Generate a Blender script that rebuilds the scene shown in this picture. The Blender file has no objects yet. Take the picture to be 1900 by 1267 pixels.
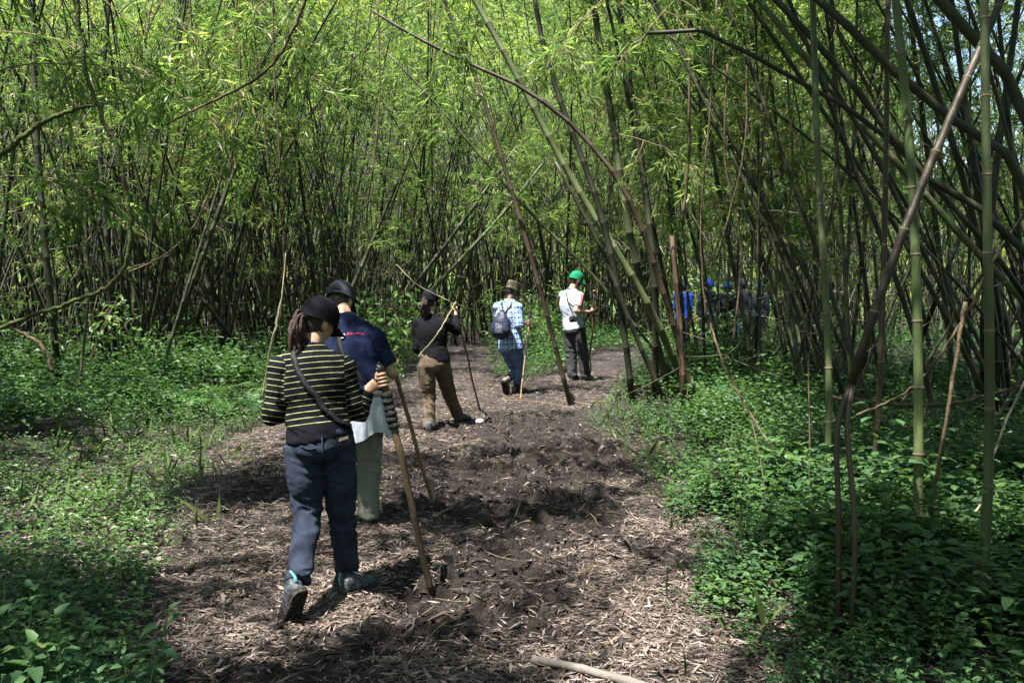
import bpy, bmesh, math, random
import numpy as np
from mathutils import Vector, Matrix
from mathutils.bvhtree import BVHTree

random.seed(7); RNG = np.random.default_rng(7)
SC = bpy.context.scene
COL = SC.collection
R = math.radians

# ------------------------------------------------------------------ camera
F_PX, CX, CY = 1689.0, 950.0, 633.5
CAM_H = 1.667
PITCH = math.atan(116.5 / F_PX)
cam_d = bpy.data.cameras.new('camera'); cam = bpy.data.objects.new('camera', cam_d); COL.objects.link(cam)
cam.location = (0, 0, CAM_H); cam.rotation_euler = (math.pi / 2 - PITCH, 0, 0)
cam_d.sensor_width = 36; cam_d.lens = 36 * F_PX / 1900; cam_d.clip_start = .05; cam_d.clip_end = 1000
SC.camera = cam

# ------------------------------------------------------------------ light
SUN_DIR = Vector((-.28, -.26, .92)).normalized()          # from the ground towards the sun
W = bpy.data.worlds.new('World'); SC.world = W; W.use_nodes = True
nt = W.node_tree; bgn = nt.nodes['Background']
sky = nt.nodes.new('ShaderNodeTexSky'); sky.sky_type = 'NISHITA'; sky.sun_disc = False
sky.sun_elevation = math.asin(SUN_DIR.z); sky.sun_rotation = math.atan2(SUN_DIR.x, SUN_DIR.y)
nt.links.new(sky.outputs[0], bgn.inputs[0]); bgn.inputs[1].default_value = .075
sl = bpy.data.lights.new('sun', 'SUN'); sl.energy = 5.0; sl.angle = R(.53); sl.color = (1, .965, .91)
so = bpy.data.objects.new('sun', sl); COL.objects.link(so)
so.rotation_euler = SUN_DIR.to_track_quat('Z', 'Y').to_euler(); so.location = (0, 0, 30)
SC.view_settings.view_transform = 'Standard'; SC.view_settings.look = 'None'
SC.view_settings.exposure = 2.15; SC.view_settings.gamma = 1
cy = SC.cycles
cy.max_bounces = 7; cy.diffuse_bounces = 4; cy.glossy_bounces = 2; cy.transmission_bounces = 4; cy.transparent_max_bounces = 4
cy.caustics_reflective = False; cy.caustics_refractive = False
cy.sample_clamp_indirect = 6
cy.use_denoising = True
try: cy.denoiser = 'OPENIMAGEDENOISE'; cy.denoising_input_passes = 'RGB_ALBEDO_NORMAL'
except Exception: pass

# ------------------------------------------------------------------ pixel <-> place
_fw = Vector((0, math.cos(PITCH), -math.sin(PITCH))); _up = Vector((0, math.sin(PITCH), math.cos(PITCH)))
def ray(px, py): return _fw + Vector((1, 0, 0)) * ((px - CX) / F_PX) + _up * ((CY - py) / F_PX)
def at(px, py, Y):
    r = ray(px, py); t = Y / r.y
    return Vector((0, 0, CAM_H)) + r * t
def gnd(px, py, z=0.):
    r = ray(px, py); t = (z - CAM_H) / r.z
    return Vector((0, 0, CAM_H)) + r * t

# ------------------------------------------------------------------ noise
def _hash(ix, iy, seed):
    h = (ix.astype(np.int64) * 374761393 + iy.astype(np.int64) * 668265263 + seed * 974711) & 0xffffffff
    h = ((h ^ (h >> 13)) * 1274126177) & 0xffffffff
    return ((h ^ (h >> 16)) & 0xffff) / 65535.0
def noise2(x, y, seed=0):
    ix, iy = np.floor(x), np.floor(y); fx, fy = x - ix, y - iy
    fx = fx * fx * (3 - 2 * fx); fy = fy * fy * (3 - 2 * fy)
    a, b = _hash(ix, iy, seed), _hash(ix + 1, iy, seed); c, d = _hash(ix, iy + 1, seed), _hash(ix + 1, iy + 1, seed)
    return (a * (1 - fx) + b * fx) * (1 - fy) + (c * (1 - fx) + d * fx) * fy
def noise3(P, seed=0):
    z = np.floor(P[:, 2]); f = P[:, 2] - z; f = f * f * (3 - 2 * f)
    a = noise2(P[:, 0] + z * 17.3, P[:, 1] - z * 9.1, seed); b = noise2(P[:, 0] + (z + 1) * 17.3, P[:, 1] - (z + 1) * 9.1, seed)
    return a * (1 - f) + b * f

def inside(X, Y, poly):
    r = np.zeros(X.shape, bool); n = len(poly)
    for i in range(n):
        x0, y0 = poly[i]; x1, y1 = poly[(i + 1) % n]
        if y0 == y1: continue
        c = ((y0 > Y) != (y1 > Y)) & (X < (x1 - x0) * (Y - y0) / (y1 - y0) + x0)
        r ^= c
    return r
def sdist(X, Y, poly):
    d = np.full(X.shape, 1e9); n = len(poly)
    for i in range(n):
        x0, y0 = poly[i]; x1, y1 = poly[(i + 1) % n]
        dx, dy = x1 - x0, y1 - y0; L = dx * dx + dy * dy + 1e-12
        t = np.clip(((X - x0) * dx + (Y - y0) * dy) / L, 0, 1)
        d = np.minimum(d, np.hypot(X - x0 - t * dx, Y - y0 - t * dy))
    return np.where(inside(X, Y, poly), d, -d)       # positive inside

# ------------------------------------------------------------------ meshes
def mk(name, V, Q=None, T=None, smooth=True):
    V = np.asarray(V, np.float32); me = bpy.data.meshes.new(name)
    Q = np.zeros((0, 4), np.int32) if Q is None or len(Q) == 0 else np.asarray(Q, np.int32)
    T = np.zeros((0, 3), np.int32) if T is None or len(T) == 0 else np.asarray(T, np.int32)
    nq, nt_ = len(Q), len(T); nl = nq * 4 + nt_ * 3
    me.vertices.add(len(V)); me.vertices.foreach_set('co', V.ravel())
    me.loops.add(nl); me.loops.foreach_set('vertex_index', np.concatenate([Q.ravel(), T.ravel()]))
    me.polygons.add(nq + nt_)
    me.polygons.foreach_set('loop_start', np.concatenate([np.arange(nq) * 4, nq * 4 + np.arange(nt_) * 3]).astype(np.int32))
    me.polygons.foreach_set('loop_total', np.concatenate([np.full(nq, 4), np.full(nt_, 3)]).astype(np.int32))
    me.update(calc_edges=True)
    me.polygons.foreach_set('use_smooth', np.full(nq + nt_, smooth))
    return me
class MB:
    def __init__(s): s.V = []; s.Q = []; s.T = []; s.n = 0; s.A = []
    def add(s, V, Q=None, T=None, a=0.):
        V = np.asarray(V, float).reshape(-1, 3)
        if Q is not None and len(Q): s.Q.append(np.asarray(Q, int) + s.n)
        if T is not None and len(T): s.T.append(np.asarray(T, int) + s.n)
        s.V.append(V); s.A.append(np.broadcast_to(np.asarray(a, float), (len(V),))); s.n += len(V); return s
    def arrays(s):
        return (np.concatenate(s.V), np.concatenate(s.Q) if s.Q else None, np.concatenate(s.T) if s.T else None)
    def mesh(s, name, smooth=True, attr=None):
        me = mk(name, *s.arrays(), smooth=smooth)
        if attr:
            a = me.attributes.new(attr, 'FLOAT', 'POINT'); a.data.foreach_set('value', np.concatenate(s.A).astype(np.float32))
        return me
    def obj(s, name, mat, parent=None, smooth=True, attr=None): return ob(name, s.mesh(name, smooth, attr), mat, parent)
def ob(name, me, mat=None, parent=None):
    o = bpy.data.objects.new(name, me); COL.objects.link(o)
    if mat and me is not None and not me.materials: me.materials.append(mat)
    if parent:
        o.parent = parent
        if parent.parent is None: o.matrix_parent_inverse = Matrix.LocRotScale(parent.location, parent.rotation_euler, parent.scale).inverted()
    return o
def empty(name, loc): 
    e = bpy.data.objects.new(name, None); COL.objects.link(e); e.location = loc; e.empty_display_size = .1; return e
def tag(o, label=None, cat=None, group=None, kind=None):
    if label: o['label'] = label
    if cat: o['category'] = cat
    if group: o['group'] = group
    if kind: o['kind'] = kind
    return o

def catmull(P, sub):
    P = np.asarray(P, float); n = len(P)
    if n < 3 or sub <= 1:
        if n == 2 and sub > 1:
            t = np.linspace(0, 1, sub + 1)[:, None]; return P[0] * (1 - t) + P[1] * t
        return P
    E = np.vstack([2 * P[0] - P[1], P, 2 * P[-1] - P[-2]]); out = []
    for i in range(n - 1):
        p0, p1, p2, p3 = E[i], E[i + 1], E[i + 2], E[i + 3]
        for k in range(sub):
            t = k / sub
            out.append(.5 * (2 * p1 + (p2 - p0) * t + (2 * p0 - 5 * p1 + 4 * p2 - p3) * t * t + (3 * p1 - p0 - 3 * p2 + p3) * t ** 3))
    out.append(P[-1]); return np.array(out)
def nrm(v): return v / (np.linalg.norm(v) + 1e-12)
def tube(P, rad, n=8, sub=4, side=None, cap=True):
    P = np.array([tuple(p) for p in P], float)
    rad = np.array([(r, r) if np.isscalar(r) else tuple(r) for r in rad], float)
    X = catmull(np.hstack([P, rad]), sub); C = X[:, :3]; rr = np.maximum(X[:, 3:], 1e-4); m = len(C)
    Tn = np.gradient(C, axis=0); Tn /= np.linalg.norm(Tn, axis=1)[:, None] + 1e-12
    if side is None:
        s = np.cross(Tn[0], (0, 0, 1.)); s = nrm(s) if np.linalg.norm(s) > 1e-3 else np.array((1., 0, 0))
    else: s = np.array(tuple(side), float)
    a = np.linspace(0, 2 * math.pi, n, endpoint=False); V = []
    for i in range(m):
        sv = s - Tn[i] * s.dot(Tn[i]); sv = nrm(sv)
        if side is None: s = sv
        b = np.cross(Tn[i], sv)
        V.append(C[i] + np.cos(a)[:, None] * sv * rr[i, 0] + np.sin(a)[:, None] * b * rr[i, 1])
    V = np.concatenate(V); i = np.arange(m - 1)[:, None] * n; j = np.arange(n)[None]; j2 = (j + 1) % n
    Q = np.stack([i + j, i + j2, i + n + j2, i + n + j], -1).reshape(-1, 4); T = None
    if cap:
        k = len(V); V = np.vstack([V, C[0], C[-1]]); jj = np.arange(n); e = (m - 1) * n
        T = np.vstack([np.stack([np.full(n, k), (jj + 1) % n, jj], -1), np.stack([np.full(n, k + 1), e + jj, e + (jj + 1) % n], -1)])
    return V, Q, T
def ellipsoid(c, ax, n=16, m=10):
    th = np.linspace(0, math.pi, m + 1); ph = np.linspace(0, 2 * math.pi, n, endpoint=False); ax = [np.array(tuple(a), float) for a in ax]; c = np.array(tuple(c))
    V = [c + ax[2]]
    for t in th[1:-1]:
        for p in ph: V.append(c + ax[0] * math.sin(t) * math.cos(p) + ax[1] * math.sin(t) * math.sin(p) + ax[2] * math.cos(t))
    V.append(c - ax[2]); Q = []; T = []
    for j in range(n): T.append((0, 1 + j, 1 + (j + 1) % n))
    for i in range(m - 2):
        for j in range(n): a = 1 + i * n; Q.append((a + j, a + n + j, a + n + (j + 1) % n, a + (j + 1) % n))
    e = len(V) - 1; a = 1 + (m - 2) * n
    for j in range(n): T.append((e, a + (j + 1) % n, a + j))
    return np.array(V), np.array(Q), np.array(T)
def fuse(mb, vox, it=3):
    o = bpy.data.objects.new('tmp', mb.mesh('tmp')); COL.objects.link(o)
    m = o.modifiers.new('r', 'REMESH'); m.mode = 'VOXEL'; m.voxel_size = vox
    if it: s = o.modifiers.new('s', 'SMOOTH'); s.iterations = it; s.factor = .5
    dg = bpy.context.evaluated_depsgraph_get(); e = o.evaluated_get(dg); me = e.to_mesh()
    V = np.empty(len(me.vertices) * 3, np.float32); me.vertices.foreach_get('co', V)
    N = np.empty(len(me.vertices) * 3, np.float32); me.vertex_normals.foreach_get('vector', N)
    Q = np.empty(len(me.loops), np.int32); me.loops.foreach_get('vertex_index', Q)
    e.to_mesh_clear(); m0 = o.data; bpy.data.objects.remove(o); bpy.data.meshes.remove(m0)
    return V.reshape(-1, 3).astype(float), Q.reshape(-1, 4), N.reshape(-1, 3).astype(float)
def leaves(B, D, N, L, Wd, fold=.25, droop=.15):
    """folded lance-shaped leaves: base points, directions, normals, lengths, widths -> 4 vertices, 2 triangles each"""
    B, D, N = (np.asarray(a, float) for a in (B, D, N)); L = np.asarray(L)[:, None]; Wd = np.asarray(Wd)[:, None]
    D = D / (np.linalg.norm(D, axis=1)[:, None] + 1e-9); S = np.cross(D, N); S /= np.linalg.norm(S, axis=1)[:, None] + 1e-9; N = np.cross(S, D)
    M = B + D * L * .42; Rt = M + S * Wd * .5 + N * Wd * fold; Lf = M - S * Wd * .5 + N * Wd * fold
    Tp = B + D * L - N * L * droop
    V = np.stack([B, Rt, Tp, Lf], 1).reshape(-1, 3); k = np.arange(len(B))[:, None] * 4
    T = np.concatenate([k + np.array([[0, 1, 2]]), k + np.array([[0, 2, 3]])], 1).reshape(-1, 3)
    return V, None, T
def leaves_hi(B, D, N, L, Wd, fold=.22, droop=.25):
    """ovate pointed leaves with a midrib: 8 vertices, 8 triangles each"""
    B, D, N = (np.asarray(a, float) for a in (B, D, N)); L = np.asarray(L)[:, None]; Wd = np.asarray(Wd)[:, None]
    D = D / (np.linalg.norm(D, axis=1)[:, None] + 1e-9); S = np.cross(D, N); S /= np.linalg.norm(S, axis=1)[:, None] + 1e-9; N = np.cross(S, D)
    f = lambda t, w, h: B + D * L * t + S * Wd * w + N * (Wd * abs(h) * fold * 2 * (w != 0) - L * droop * t * t)
    V = np.stack([f(0, 0, 0), f(.28, .5, .5), f(.68, .34, .34), f(1, 0, 0), f(.68, -.34, .34), f(.28, -.5, .5), f(.3, 0, 0), f(.68, 0, 0)], 1).reshape(-1, 3)
    k = np.arange(len(B))[:, None] * 8
    T = np.concatenate([k + np.array([t]) for t in ((0, 1, 6), (0, 6, 5), (7, 2, 3), (7, 3, 4))], 1).reshape(-1, 3)
    Q = np.concatenate([k + np.array([t]) for t in ((6, 1, 2, 7), (6, 7, 4, 5))], 1).reshape(-1, 4)
    return V, Q, T

# ------------------------------------------------------------------ materials
MT = {}
def node(nt, typ, **kw):
    n = nt.nodes.new(typ)
    for k, v in kw.items(): setattr(n, k, v)
    return n
def ramp(nt, fac, stops):
    r = nt.nodes.new('ShaderNodeValToRGB'); el = r.color_ramp.elements
    while len(el) > 1: el.remove(el[-1])
    for i, (p, c) in enumerate(stops):
        e = el[0] if i == 0 else el.new(p)
        e.position = p; e.color = (*c, 1)
    nt.links.new(fac, r.inputs[0]); return r.outputs[0]
def pmat(name, stops, rough=.8, scale=8., detail=6., bump=0., bscale=30., spec=.25, stretch=(1, 1, 1), coord='Object', metal=0., sheen=0., attr=None, bdist=.02):
    m = bpy.data.materials.new(name); m.use_nodes = True; nt = m.node_tree; b = nt.nodes['Principled BSDF']
    tc = node(nt, 'ShaderNodeTexCoord'); mp = node(nt, 'ShaderNodeMapping'); mp.inputs['Scale'].default_value = stretch
    nt.links.new(tc.outputs[coord], mp.inputs[0])
    nz = node(nt, 'ShaderNodeTexNoise'); nz.inputs['Scale'].default_value = scale; nz.inputs['Detail'].default_value = detail
    nt.links.new(mp.outputs[0], nz.inputs[0])
    if len(stops) == 1: b.inputs['Base Color'].default_value = (*stops[0], 1)
    else:
        k = len(stops); c = ramp(nt, nz.outputs[0], [(.3 + .4 * i / (k - 1), s) for i, s in enumerate(stops)]); nt.links.new(c, b.inputs['Base Color'])
    b.inputs['Roughness'].default_value = rough; b.inputs['Specular IOR Level'].default_value = spec; b.inputs['Metallic'].default_value = metal
    if sheen: b.inputs['Sheen Weight'].default_value = sheen
    if bump:
        n2 = node(nt, 'ShaderNodeTexNoise'); n2.inputs['Scale'].default_value = bscale; n2.inputs['Detail'].default_value = 5; nt.links.new(mp.outputs[0], n2.inputs[0])
        bp = node(nt, 'ShaderNodeBump'); bp.inputs['Strength'].default_value = bump; bp.inputs['Distance'].default_value = bdist
        nt.links.new(n2.outputs[0], bp.inputs['Height']); nt.links.new(bp.outputs[0], b.inputs['Normal'])
    MT[name] = m; return m
def leafmat(name, stops, transl=.45, rough=.5, tcol=None, spec=.3, tmul=1.6):
    m = bpy.data.materials.new(name); m.use_nodes = True; nt = m.node_tree; b = nt.nodes['Principled BSDF']; out = nt.nodes['Material Output']
    g = node(nt, 'ShaderNodeNewGeometry'); oi = node(nt, 'ShaderNodeObjectInfo')
    ma = node(nt, 'ShaderNodeMath', operation='MULTIPLY'); ma.inputs[1].default_value = .35; nt.links.new(oi.outputs['Random'], ma.inputs[0])
    mb_ = node(nt, 'ShaderNodeMath', operation='MULTIPLY_ADD'); mb_.inputs[1].default_value = .65; nt.links.new(g.outputs['Random Per Island'], mb_.inputs[0]); nt.links.new(ma.outputs[0], mb_.inputs[2])
    c = ramp(nt, mb_.outputs[0], stops)
    nt.links.new(c, b.inputs['Base Color']); b.inputs['Roughness'].default_value = rough; b.inputs['Specular IOR Level'].default_value = spec
    tr = node(nt, 'ShaderNodeBsdfTranslucent'); mx = node(nt, 'ShaderNodeMixShader'); mx.inputs[0].default_value = transl
    v = node(nt, 'ShaderNodeMixRGB', blend_type='MULTIPLY'); v.inputs[0].default_value = 1; v.inputs[2].default_value = (*(tcol or (1.5 * tmul / 1.6, 1.6 * tmul / 1.6, .75)), 1)
    nt.links.new(c, v.inputs[1]); nt.links.new(v.outputs[0], tr.inputs[0])
    nt.links.new(b.outputs[0], mx.inputs[1]); nt.links.new(tr.outputs[0], mx.inputs[2]); nt.links.new(mx.outputs[0], out.inputs[0])
    MT[name] = m; return m
leafmat('bamboo_leaf', [(0, (.045, .085, .024)), (.3, (.075, .125, .036)), (.6, (.12, .17, .055)), (.86, (.19, .23, .10)), (.90, (.24, .22, .13)), (.96, (.32, .27, .14)), (.98, (.36, .22, .06)), (1, (.36, .20, .05))], .52, .42, tcol=(2.35, 2.6, 1.4), spec=.35)
leafmat('far_leaf', [(0, (.08, .12, .035)), (.5, (.14, .19, .06)), (1, (.22, .25, .10))], .5, .5, tmul=2.2)
leafmat('weed_leaf', [(0, (.022, .058, .024)), (.4, (.036, .086, .032)), (.8, (.06, .12, .042)), (1, (.12, .15, .05))], .32, .5, spec=.25)
leafmat('low_leaf', [(0, (.038, .09, .026)), (.5, (.065, .13, .034)), (.9, (.095, .165, .05)), (1, (.18, .20, .06))], .35, .45)
leafmat('fern_leaf', [(0, (.05, .12, .035)), (1, (.10, .20, .06))], .35, .45)
leafmat('dry_leaf', [(0, (.034, .025, .020)), (.38, (.085, .064, .053)), (.70, (.20, .158, .135)), (.95, (.50, .42, .365)), (.975, (.34, .19, .08)), (1, (.38, .17, .05))], .08, .75, spec=.15)
pmat('soil', [(.03, .02, .016), (.05, .034, .028), (.085, .06, .05)], .85, 9, 8, .9, 60, .25)
pmat('clod', [(.010, .007, .006), (.021, .015, .013), (.038, .028, .025)], .75, 25, 8, .8, 70, .35)
pmat('vine', [(.05, .035, .02), (.11, .08, .045)], .85, 20, 5, .5, 60)
pmat('mossy_vine', [(.03, .05, .012), (.06, .08, .02), (.07, .05, .03)], .9, 18, 5, .7, 70)
pmat('pale_vine', [(.30, .25, .14), (.42, .37, .24)], .8, 20)
pmat('dead_bark', [(.028, .018, .010), (.055, .036, .02), (.095, .064, .037)], .8, 6, 6, .5, 30, stretch=(3, 3, .4))
pmat('grey_wood', [(.09, .077, .065), (.17, .15, .13)], .8, 10, 6, .4, 40)
pmat('twig', [(.10, .075, .04), (.22, .18, .10)], .85, 3)
pmat('stone', [(.5, .44, .38), (.66, .6, .53)], .8, 20, 4, .3)
def culm_mat(name, stops, ring, moss=.5):
    m = pmat(name, stops, .55, 2.2, 6, .25, 40, .35, stretch=(1.5, 1.5, .35)); nt = m.node_tree; b = nt.nodes['Principled BSDF']
    src = b.inputs['Base Color'].links[0].from_socket
    oi = node(nt, 'ShaderNodeObjectInfo'); hsv = node(nt, 'ShaderNodeHueSaturation'); mr = node(nt, 'ShaderNodeMapRange'); mr.inputs[3].default_value = .6; mr.inputs[4].default_value = 1.35
    nt.links.new(oi.outputs['Random'], mr.inputs[0]); nt.links.new(mr.outputs[0], hsv.inputs['Value']); nt.links.new(src, hsv.inputs['Color'])
    at_ = node(nt, 'ShaderNodeAttribute', attribute_name='nd'); mx = node(nt, 'ShaderNodeMixRGB'); nt.links.new(at_.outputs['Fac'], mx.inputs[0]); nt.links.new(hsv.outputs[0], mx.inputs[1]); mx.inputs[2].default_value = (*ring, 1)
    nt.links.new(mx.outputs[0], b.inputs['Base Color']); return m
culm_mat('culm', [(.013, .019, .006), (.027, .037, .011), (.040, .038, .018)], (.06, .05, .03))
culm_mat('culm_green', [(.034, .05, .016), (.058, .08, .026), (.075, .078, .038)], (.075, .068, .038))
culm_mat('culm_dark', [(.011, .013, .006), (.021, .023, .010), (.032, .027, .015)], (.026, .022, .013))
culm_mat('culm_dead', [(.020, .013, .008), (.040, .027, .015), (.065, .045, .027)], (.04, .028, .016))

# ================================================================== SETTING: ground
PATH_PX = [(330, 1500), (290, 1267), (285, 1100), (320, 970), (400, 860), (440, 800), (560, 765), (690, 735), (760, 700), (790, 660), (845, 628), (880, 628), (900, 660), (915, 698), (985, 710), (1050, 690), (1105, 655), (1180, 652), (1195, 690), (1125, 740), (1095, 790), (1140, 850), (1210, 920), (1262, 1020), (1280, 1130), (1340, 1267), (1340, 1500)]
PATH = [tuple(gnd(*p)[:2]) for p in PATH_PX] + [(1.2, -3), (-1.6, -3)]
MUD = [tuple(gnd(*p)[:2]) for p in [(600, 1215), (700, 1100), (790, 1010), (700, 900), (830, 800), (900, 765), (1070, 770), (1170, 880), (1240, 985), (1110, 1075), (1040, 1190), (850, 1225)]]
MUD2 = [tuple(gnd(*p)[:2]) for p in [(340, 940), (400, 870), (520, 850), (560, 900), (430, 950)]]
FEET = [gnd(*p) for p in [(540, 1165), (655, 1098), (682, 978), (640, 985), (797, 810), (855, 785), (957, 730), (945, 735), (1060, 703), (1090, 703)]]
def fields(x, y):
    ed = (noise2(x * 1.3, y * 1.3, 5) - .5) * .7 + (noise2(x * 4, y * 4, 6) - .5) * .3
    p = np.clip((sdist(x, y, PATH) + ed) / .5 + .5, 0, 1)
    md = np.maximum(sdist(x, y, MUD), sdist(x, y, MUD2)) + ((noise2(x * 2.2, y * 2.2, 8) - .5) * 1.1)
    mud = np.clip(md / .5 + .5, 0, 1)
    return p, mud
def height(x, y):
    x = np.asarray(x, float); y = np.asarray(y, float)
    p, mud = fields(x, y)
    lo = (noise2(x * .35, y * .35, 1) - .5) * .12 * (1 - p)
    n1 = noise2(x * 4, y * 4, 2) - .5; n2 = noise2(x * 11, y * 11, 3) - .5; n3 = noise2(x * 26, y * 26, 4) - .5
    n4 = noise2(x * 55, y * 55, 14) - .5
    rough = p * (.018 * n1 + .012 * n2 + .010 * n3) + p * mud * (.06 * n1 + .10 * n2 + .075 * n3 + .028 * n4 - .015)
    flat = np.ones_like(x)
    for f in FEET: flat = np.minimum(flat, np.clip((np.hypot(x - f.x, y - f.y) - .06) / .2, 0, 1))
    h = lo + rough * flat
    sl = np.interp(x / np.maximum(y, 1), [.37, .44], [.80, .20])
    s = np.clip(y - 37, 0, 42); h = h + sl * s * np.clip(s / 6, 0, 1)
    return np.where(np.hypot(x, y) < 130, h, h)
def axis(fine, lo, hi, far):
    a = list(np.arange(lo, hi, fine)); st = fine; v = hi
    b = []
    while v < far[1]: v += st; st *= 1.13; b.append(v)
    st = fine; v = lo; c = []
    while v > far[0]: v -= st; st *= 1.13; c.append(v)
    return np.array(c[::-1] + a + b)
xs = axis(.023, -2.9, 2.5, (-120, 120))
ys = np.concatenate([axis(.02, 3.4, 7.2, (-30, 7.2)), np.arange(7.22, 8.05, .04), np.arange(8.05, 14, .06), np.arange(14, 26, .15)]); v = 26; st = .15; ext = []
while v < 140: v += st; st *= 1.1; ext.append(v)
ys = np.unique(np.concatenate([ys, ext]))
GX, GY = np.meshgrid(xs, ys); GZ = height(GX, GY)
nx = len(xs); I = (np.arange(len(ys) - 1)[:, None] * nx + np.arange(nx - 1)[None]).ravel()
gme = mk('ground', np.stack([GX.ravel(), GY.ravel(), GZ.ravel()], 1), np.stack([I, I + 1, I + nx + 1, I + nx], 1))
pf, mf = fields(GX.ravel(), GY.ravel())
for nm, arr in (('path', pf), ('mud', mf), ('grass', np.clip((GY.ravel() - 33) / 4, 0, 1))):
    a = gme.attributes.new(nm, 'FLOAT', 'POINT'); a.data.foreach_set('value', arr.astype(np.float32))
def ground_material():
    m = pmat('ground_soil', [(.012, .008, .006), (.023, .016, .0125), (.042, .031, .025)], .82, 9, 8, 1, 70, .3, bdist=.045); nt = m.node_tree; b = nt.nodes['Principled BSDF']
    src = b.inputs['Base Color'].links[0].from_socket
    tc = node(nt, 'ShaderNodeTexCoord'); n = node(nt, 'ShaderNodeTexNoise'); n.inputs['Scale'].default_value = 40; n.inputs['Detail'].default_value = 4; nt.links.new(tc.outputs['Object'], n.inputs[0])
    dry = ramp(nt, n.outputs[0], [(.35, (.022, .017, .015)), (.65, (.058, .045, .040))])
    a = node(nt, 'ShaderNodeAttribute', attribute_name='mud'); mx = node(nt, 'ShaderNodeMixRGB'); nt.links.new(a.outputs['Fac'], mx.inputs[0]); nt.links.new(dry, mx.inputs[1]); nt.links.new(src, mx.inputs[2])
    a2 = node(nt, 'ShaderNodeAttribute', attribute_name='path'); m2 = node(nt, 'ShaderNodeMixRGB'); nt.links.new(a2.outputs['Fac'], m2.inputs[0]); nt.links.new(src, m2.inputs[1]); nt.links.new(mx.outputs[0], m2.inputs[2])
    a3 = node(nt, 'ShaderNodeAttribute', attribute_name='grass'); m3 = node(nt, 'ShaderNodeMixRGB'); nt.links.new(a3.outputs['Fac'], m3.inputs[0]); nt.links.new(m2.outputs[0], m3.inputs[1]); m3.inputs[2].default_value = (.07, .115, .03, 1)
    nt.links.new(m3.outputs[0], b.inputs['Base Color']); return m
tag(ob('ground', gme, ground_material()), kind='structure')

# ---- far sunlit hillside woodland behind the thicket (one mass)
def far_forest():
    n = 135000; x = RNG.uniform(-52, 52, n); y = RNG.uniform(37, 82, n)
    keep = np.abs(x) < y * .62; x, y = x[keep], y[keep]; n = len(x)
    clump = noise2(x * .35, y * .35, 21); top = 1.0 + 4.5 * clump ** 1.5
    top *= np.interp(x / y, [.36, .45], [1, .5])
    z = height(x, y) + top * RNG.uniform(.1, 1, n) ** .6
    D = RNG.normal(size=(n, 3)); D[:, 2] -= .3; N = RNG.normal(size=(n, 3)) + (0, 0, .8); L = RNG.uniform(.3, .65, n)
    V, Q, T = leaves(np.stack([x, y, z], 1), D, N, L, L * RNG.uniform(.25, .5, n))
    tag(ob('far_hillside_woodland', mk('far_hillside_woodland', V, Q, T, False), MT['far_leaf']), 'bright sunlit green woodland on the slope far behind the bamboo', 'woodland', kind='stuff')
far_forest()

# ================================================================== BAMBOO
def culm_path(L, th0, th1, rs, wob=.03):
    n = int(L / .38); P = [np.zeros(3)]; az = 0.; s = 0
    seg = L / n; d2 = rs.normal(0, wob, 2)
    for i in range(n):
        u = (i + .5) / n; th = th0 + th1 * u ** 2.2 + .04 * math.sin(u * 9 + d2[0] * 50)
        ph = d2[1] * 2 + .15 * math.sin(u * 5 + d2[0] * 30)
        P.append(P[-1] + seg * np.array([math.sin(th) * math.cos(ph), math.sin(th) * math.sin(ph), math.cos(th)]))
    return np.array(P)
def culm_geo(P, r0, r1, n=8, swell=1.14):
    """jointed bamboo culm through node points P"""
    m = len(P); pts = []; rad = []; nd = []
    T = np.gradient(P, axis=0); T /= np.linalg.norm(T, axis=1)[:, None]
    for i in range(m):
        r = r0 + (r1 - r0) * (i / (m - 1)) ** 1.3
        if 0 < i < m - 1:
            for o, k, a in ((-.022, 1, .1), (-.006, swell, 1), (.006, swell * .97, .8), (.022, .97, .15)): pts.append(P[i] + T[i] * o); rad.append(r * k); nd.append(a)
            pts.append(P[i] + (P[i + 1] - P[i]) * .5); rad.append(r * .985); nd.append(0)
        else: pts.append(P[i]); rad.append(r); nd.append(0)
    V, Q, Tr = tube(pts, rad, n, 1)
    return V, Q, Tr, np.concatenate([np.repeat(nd, n), [0, 0]])
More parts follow.
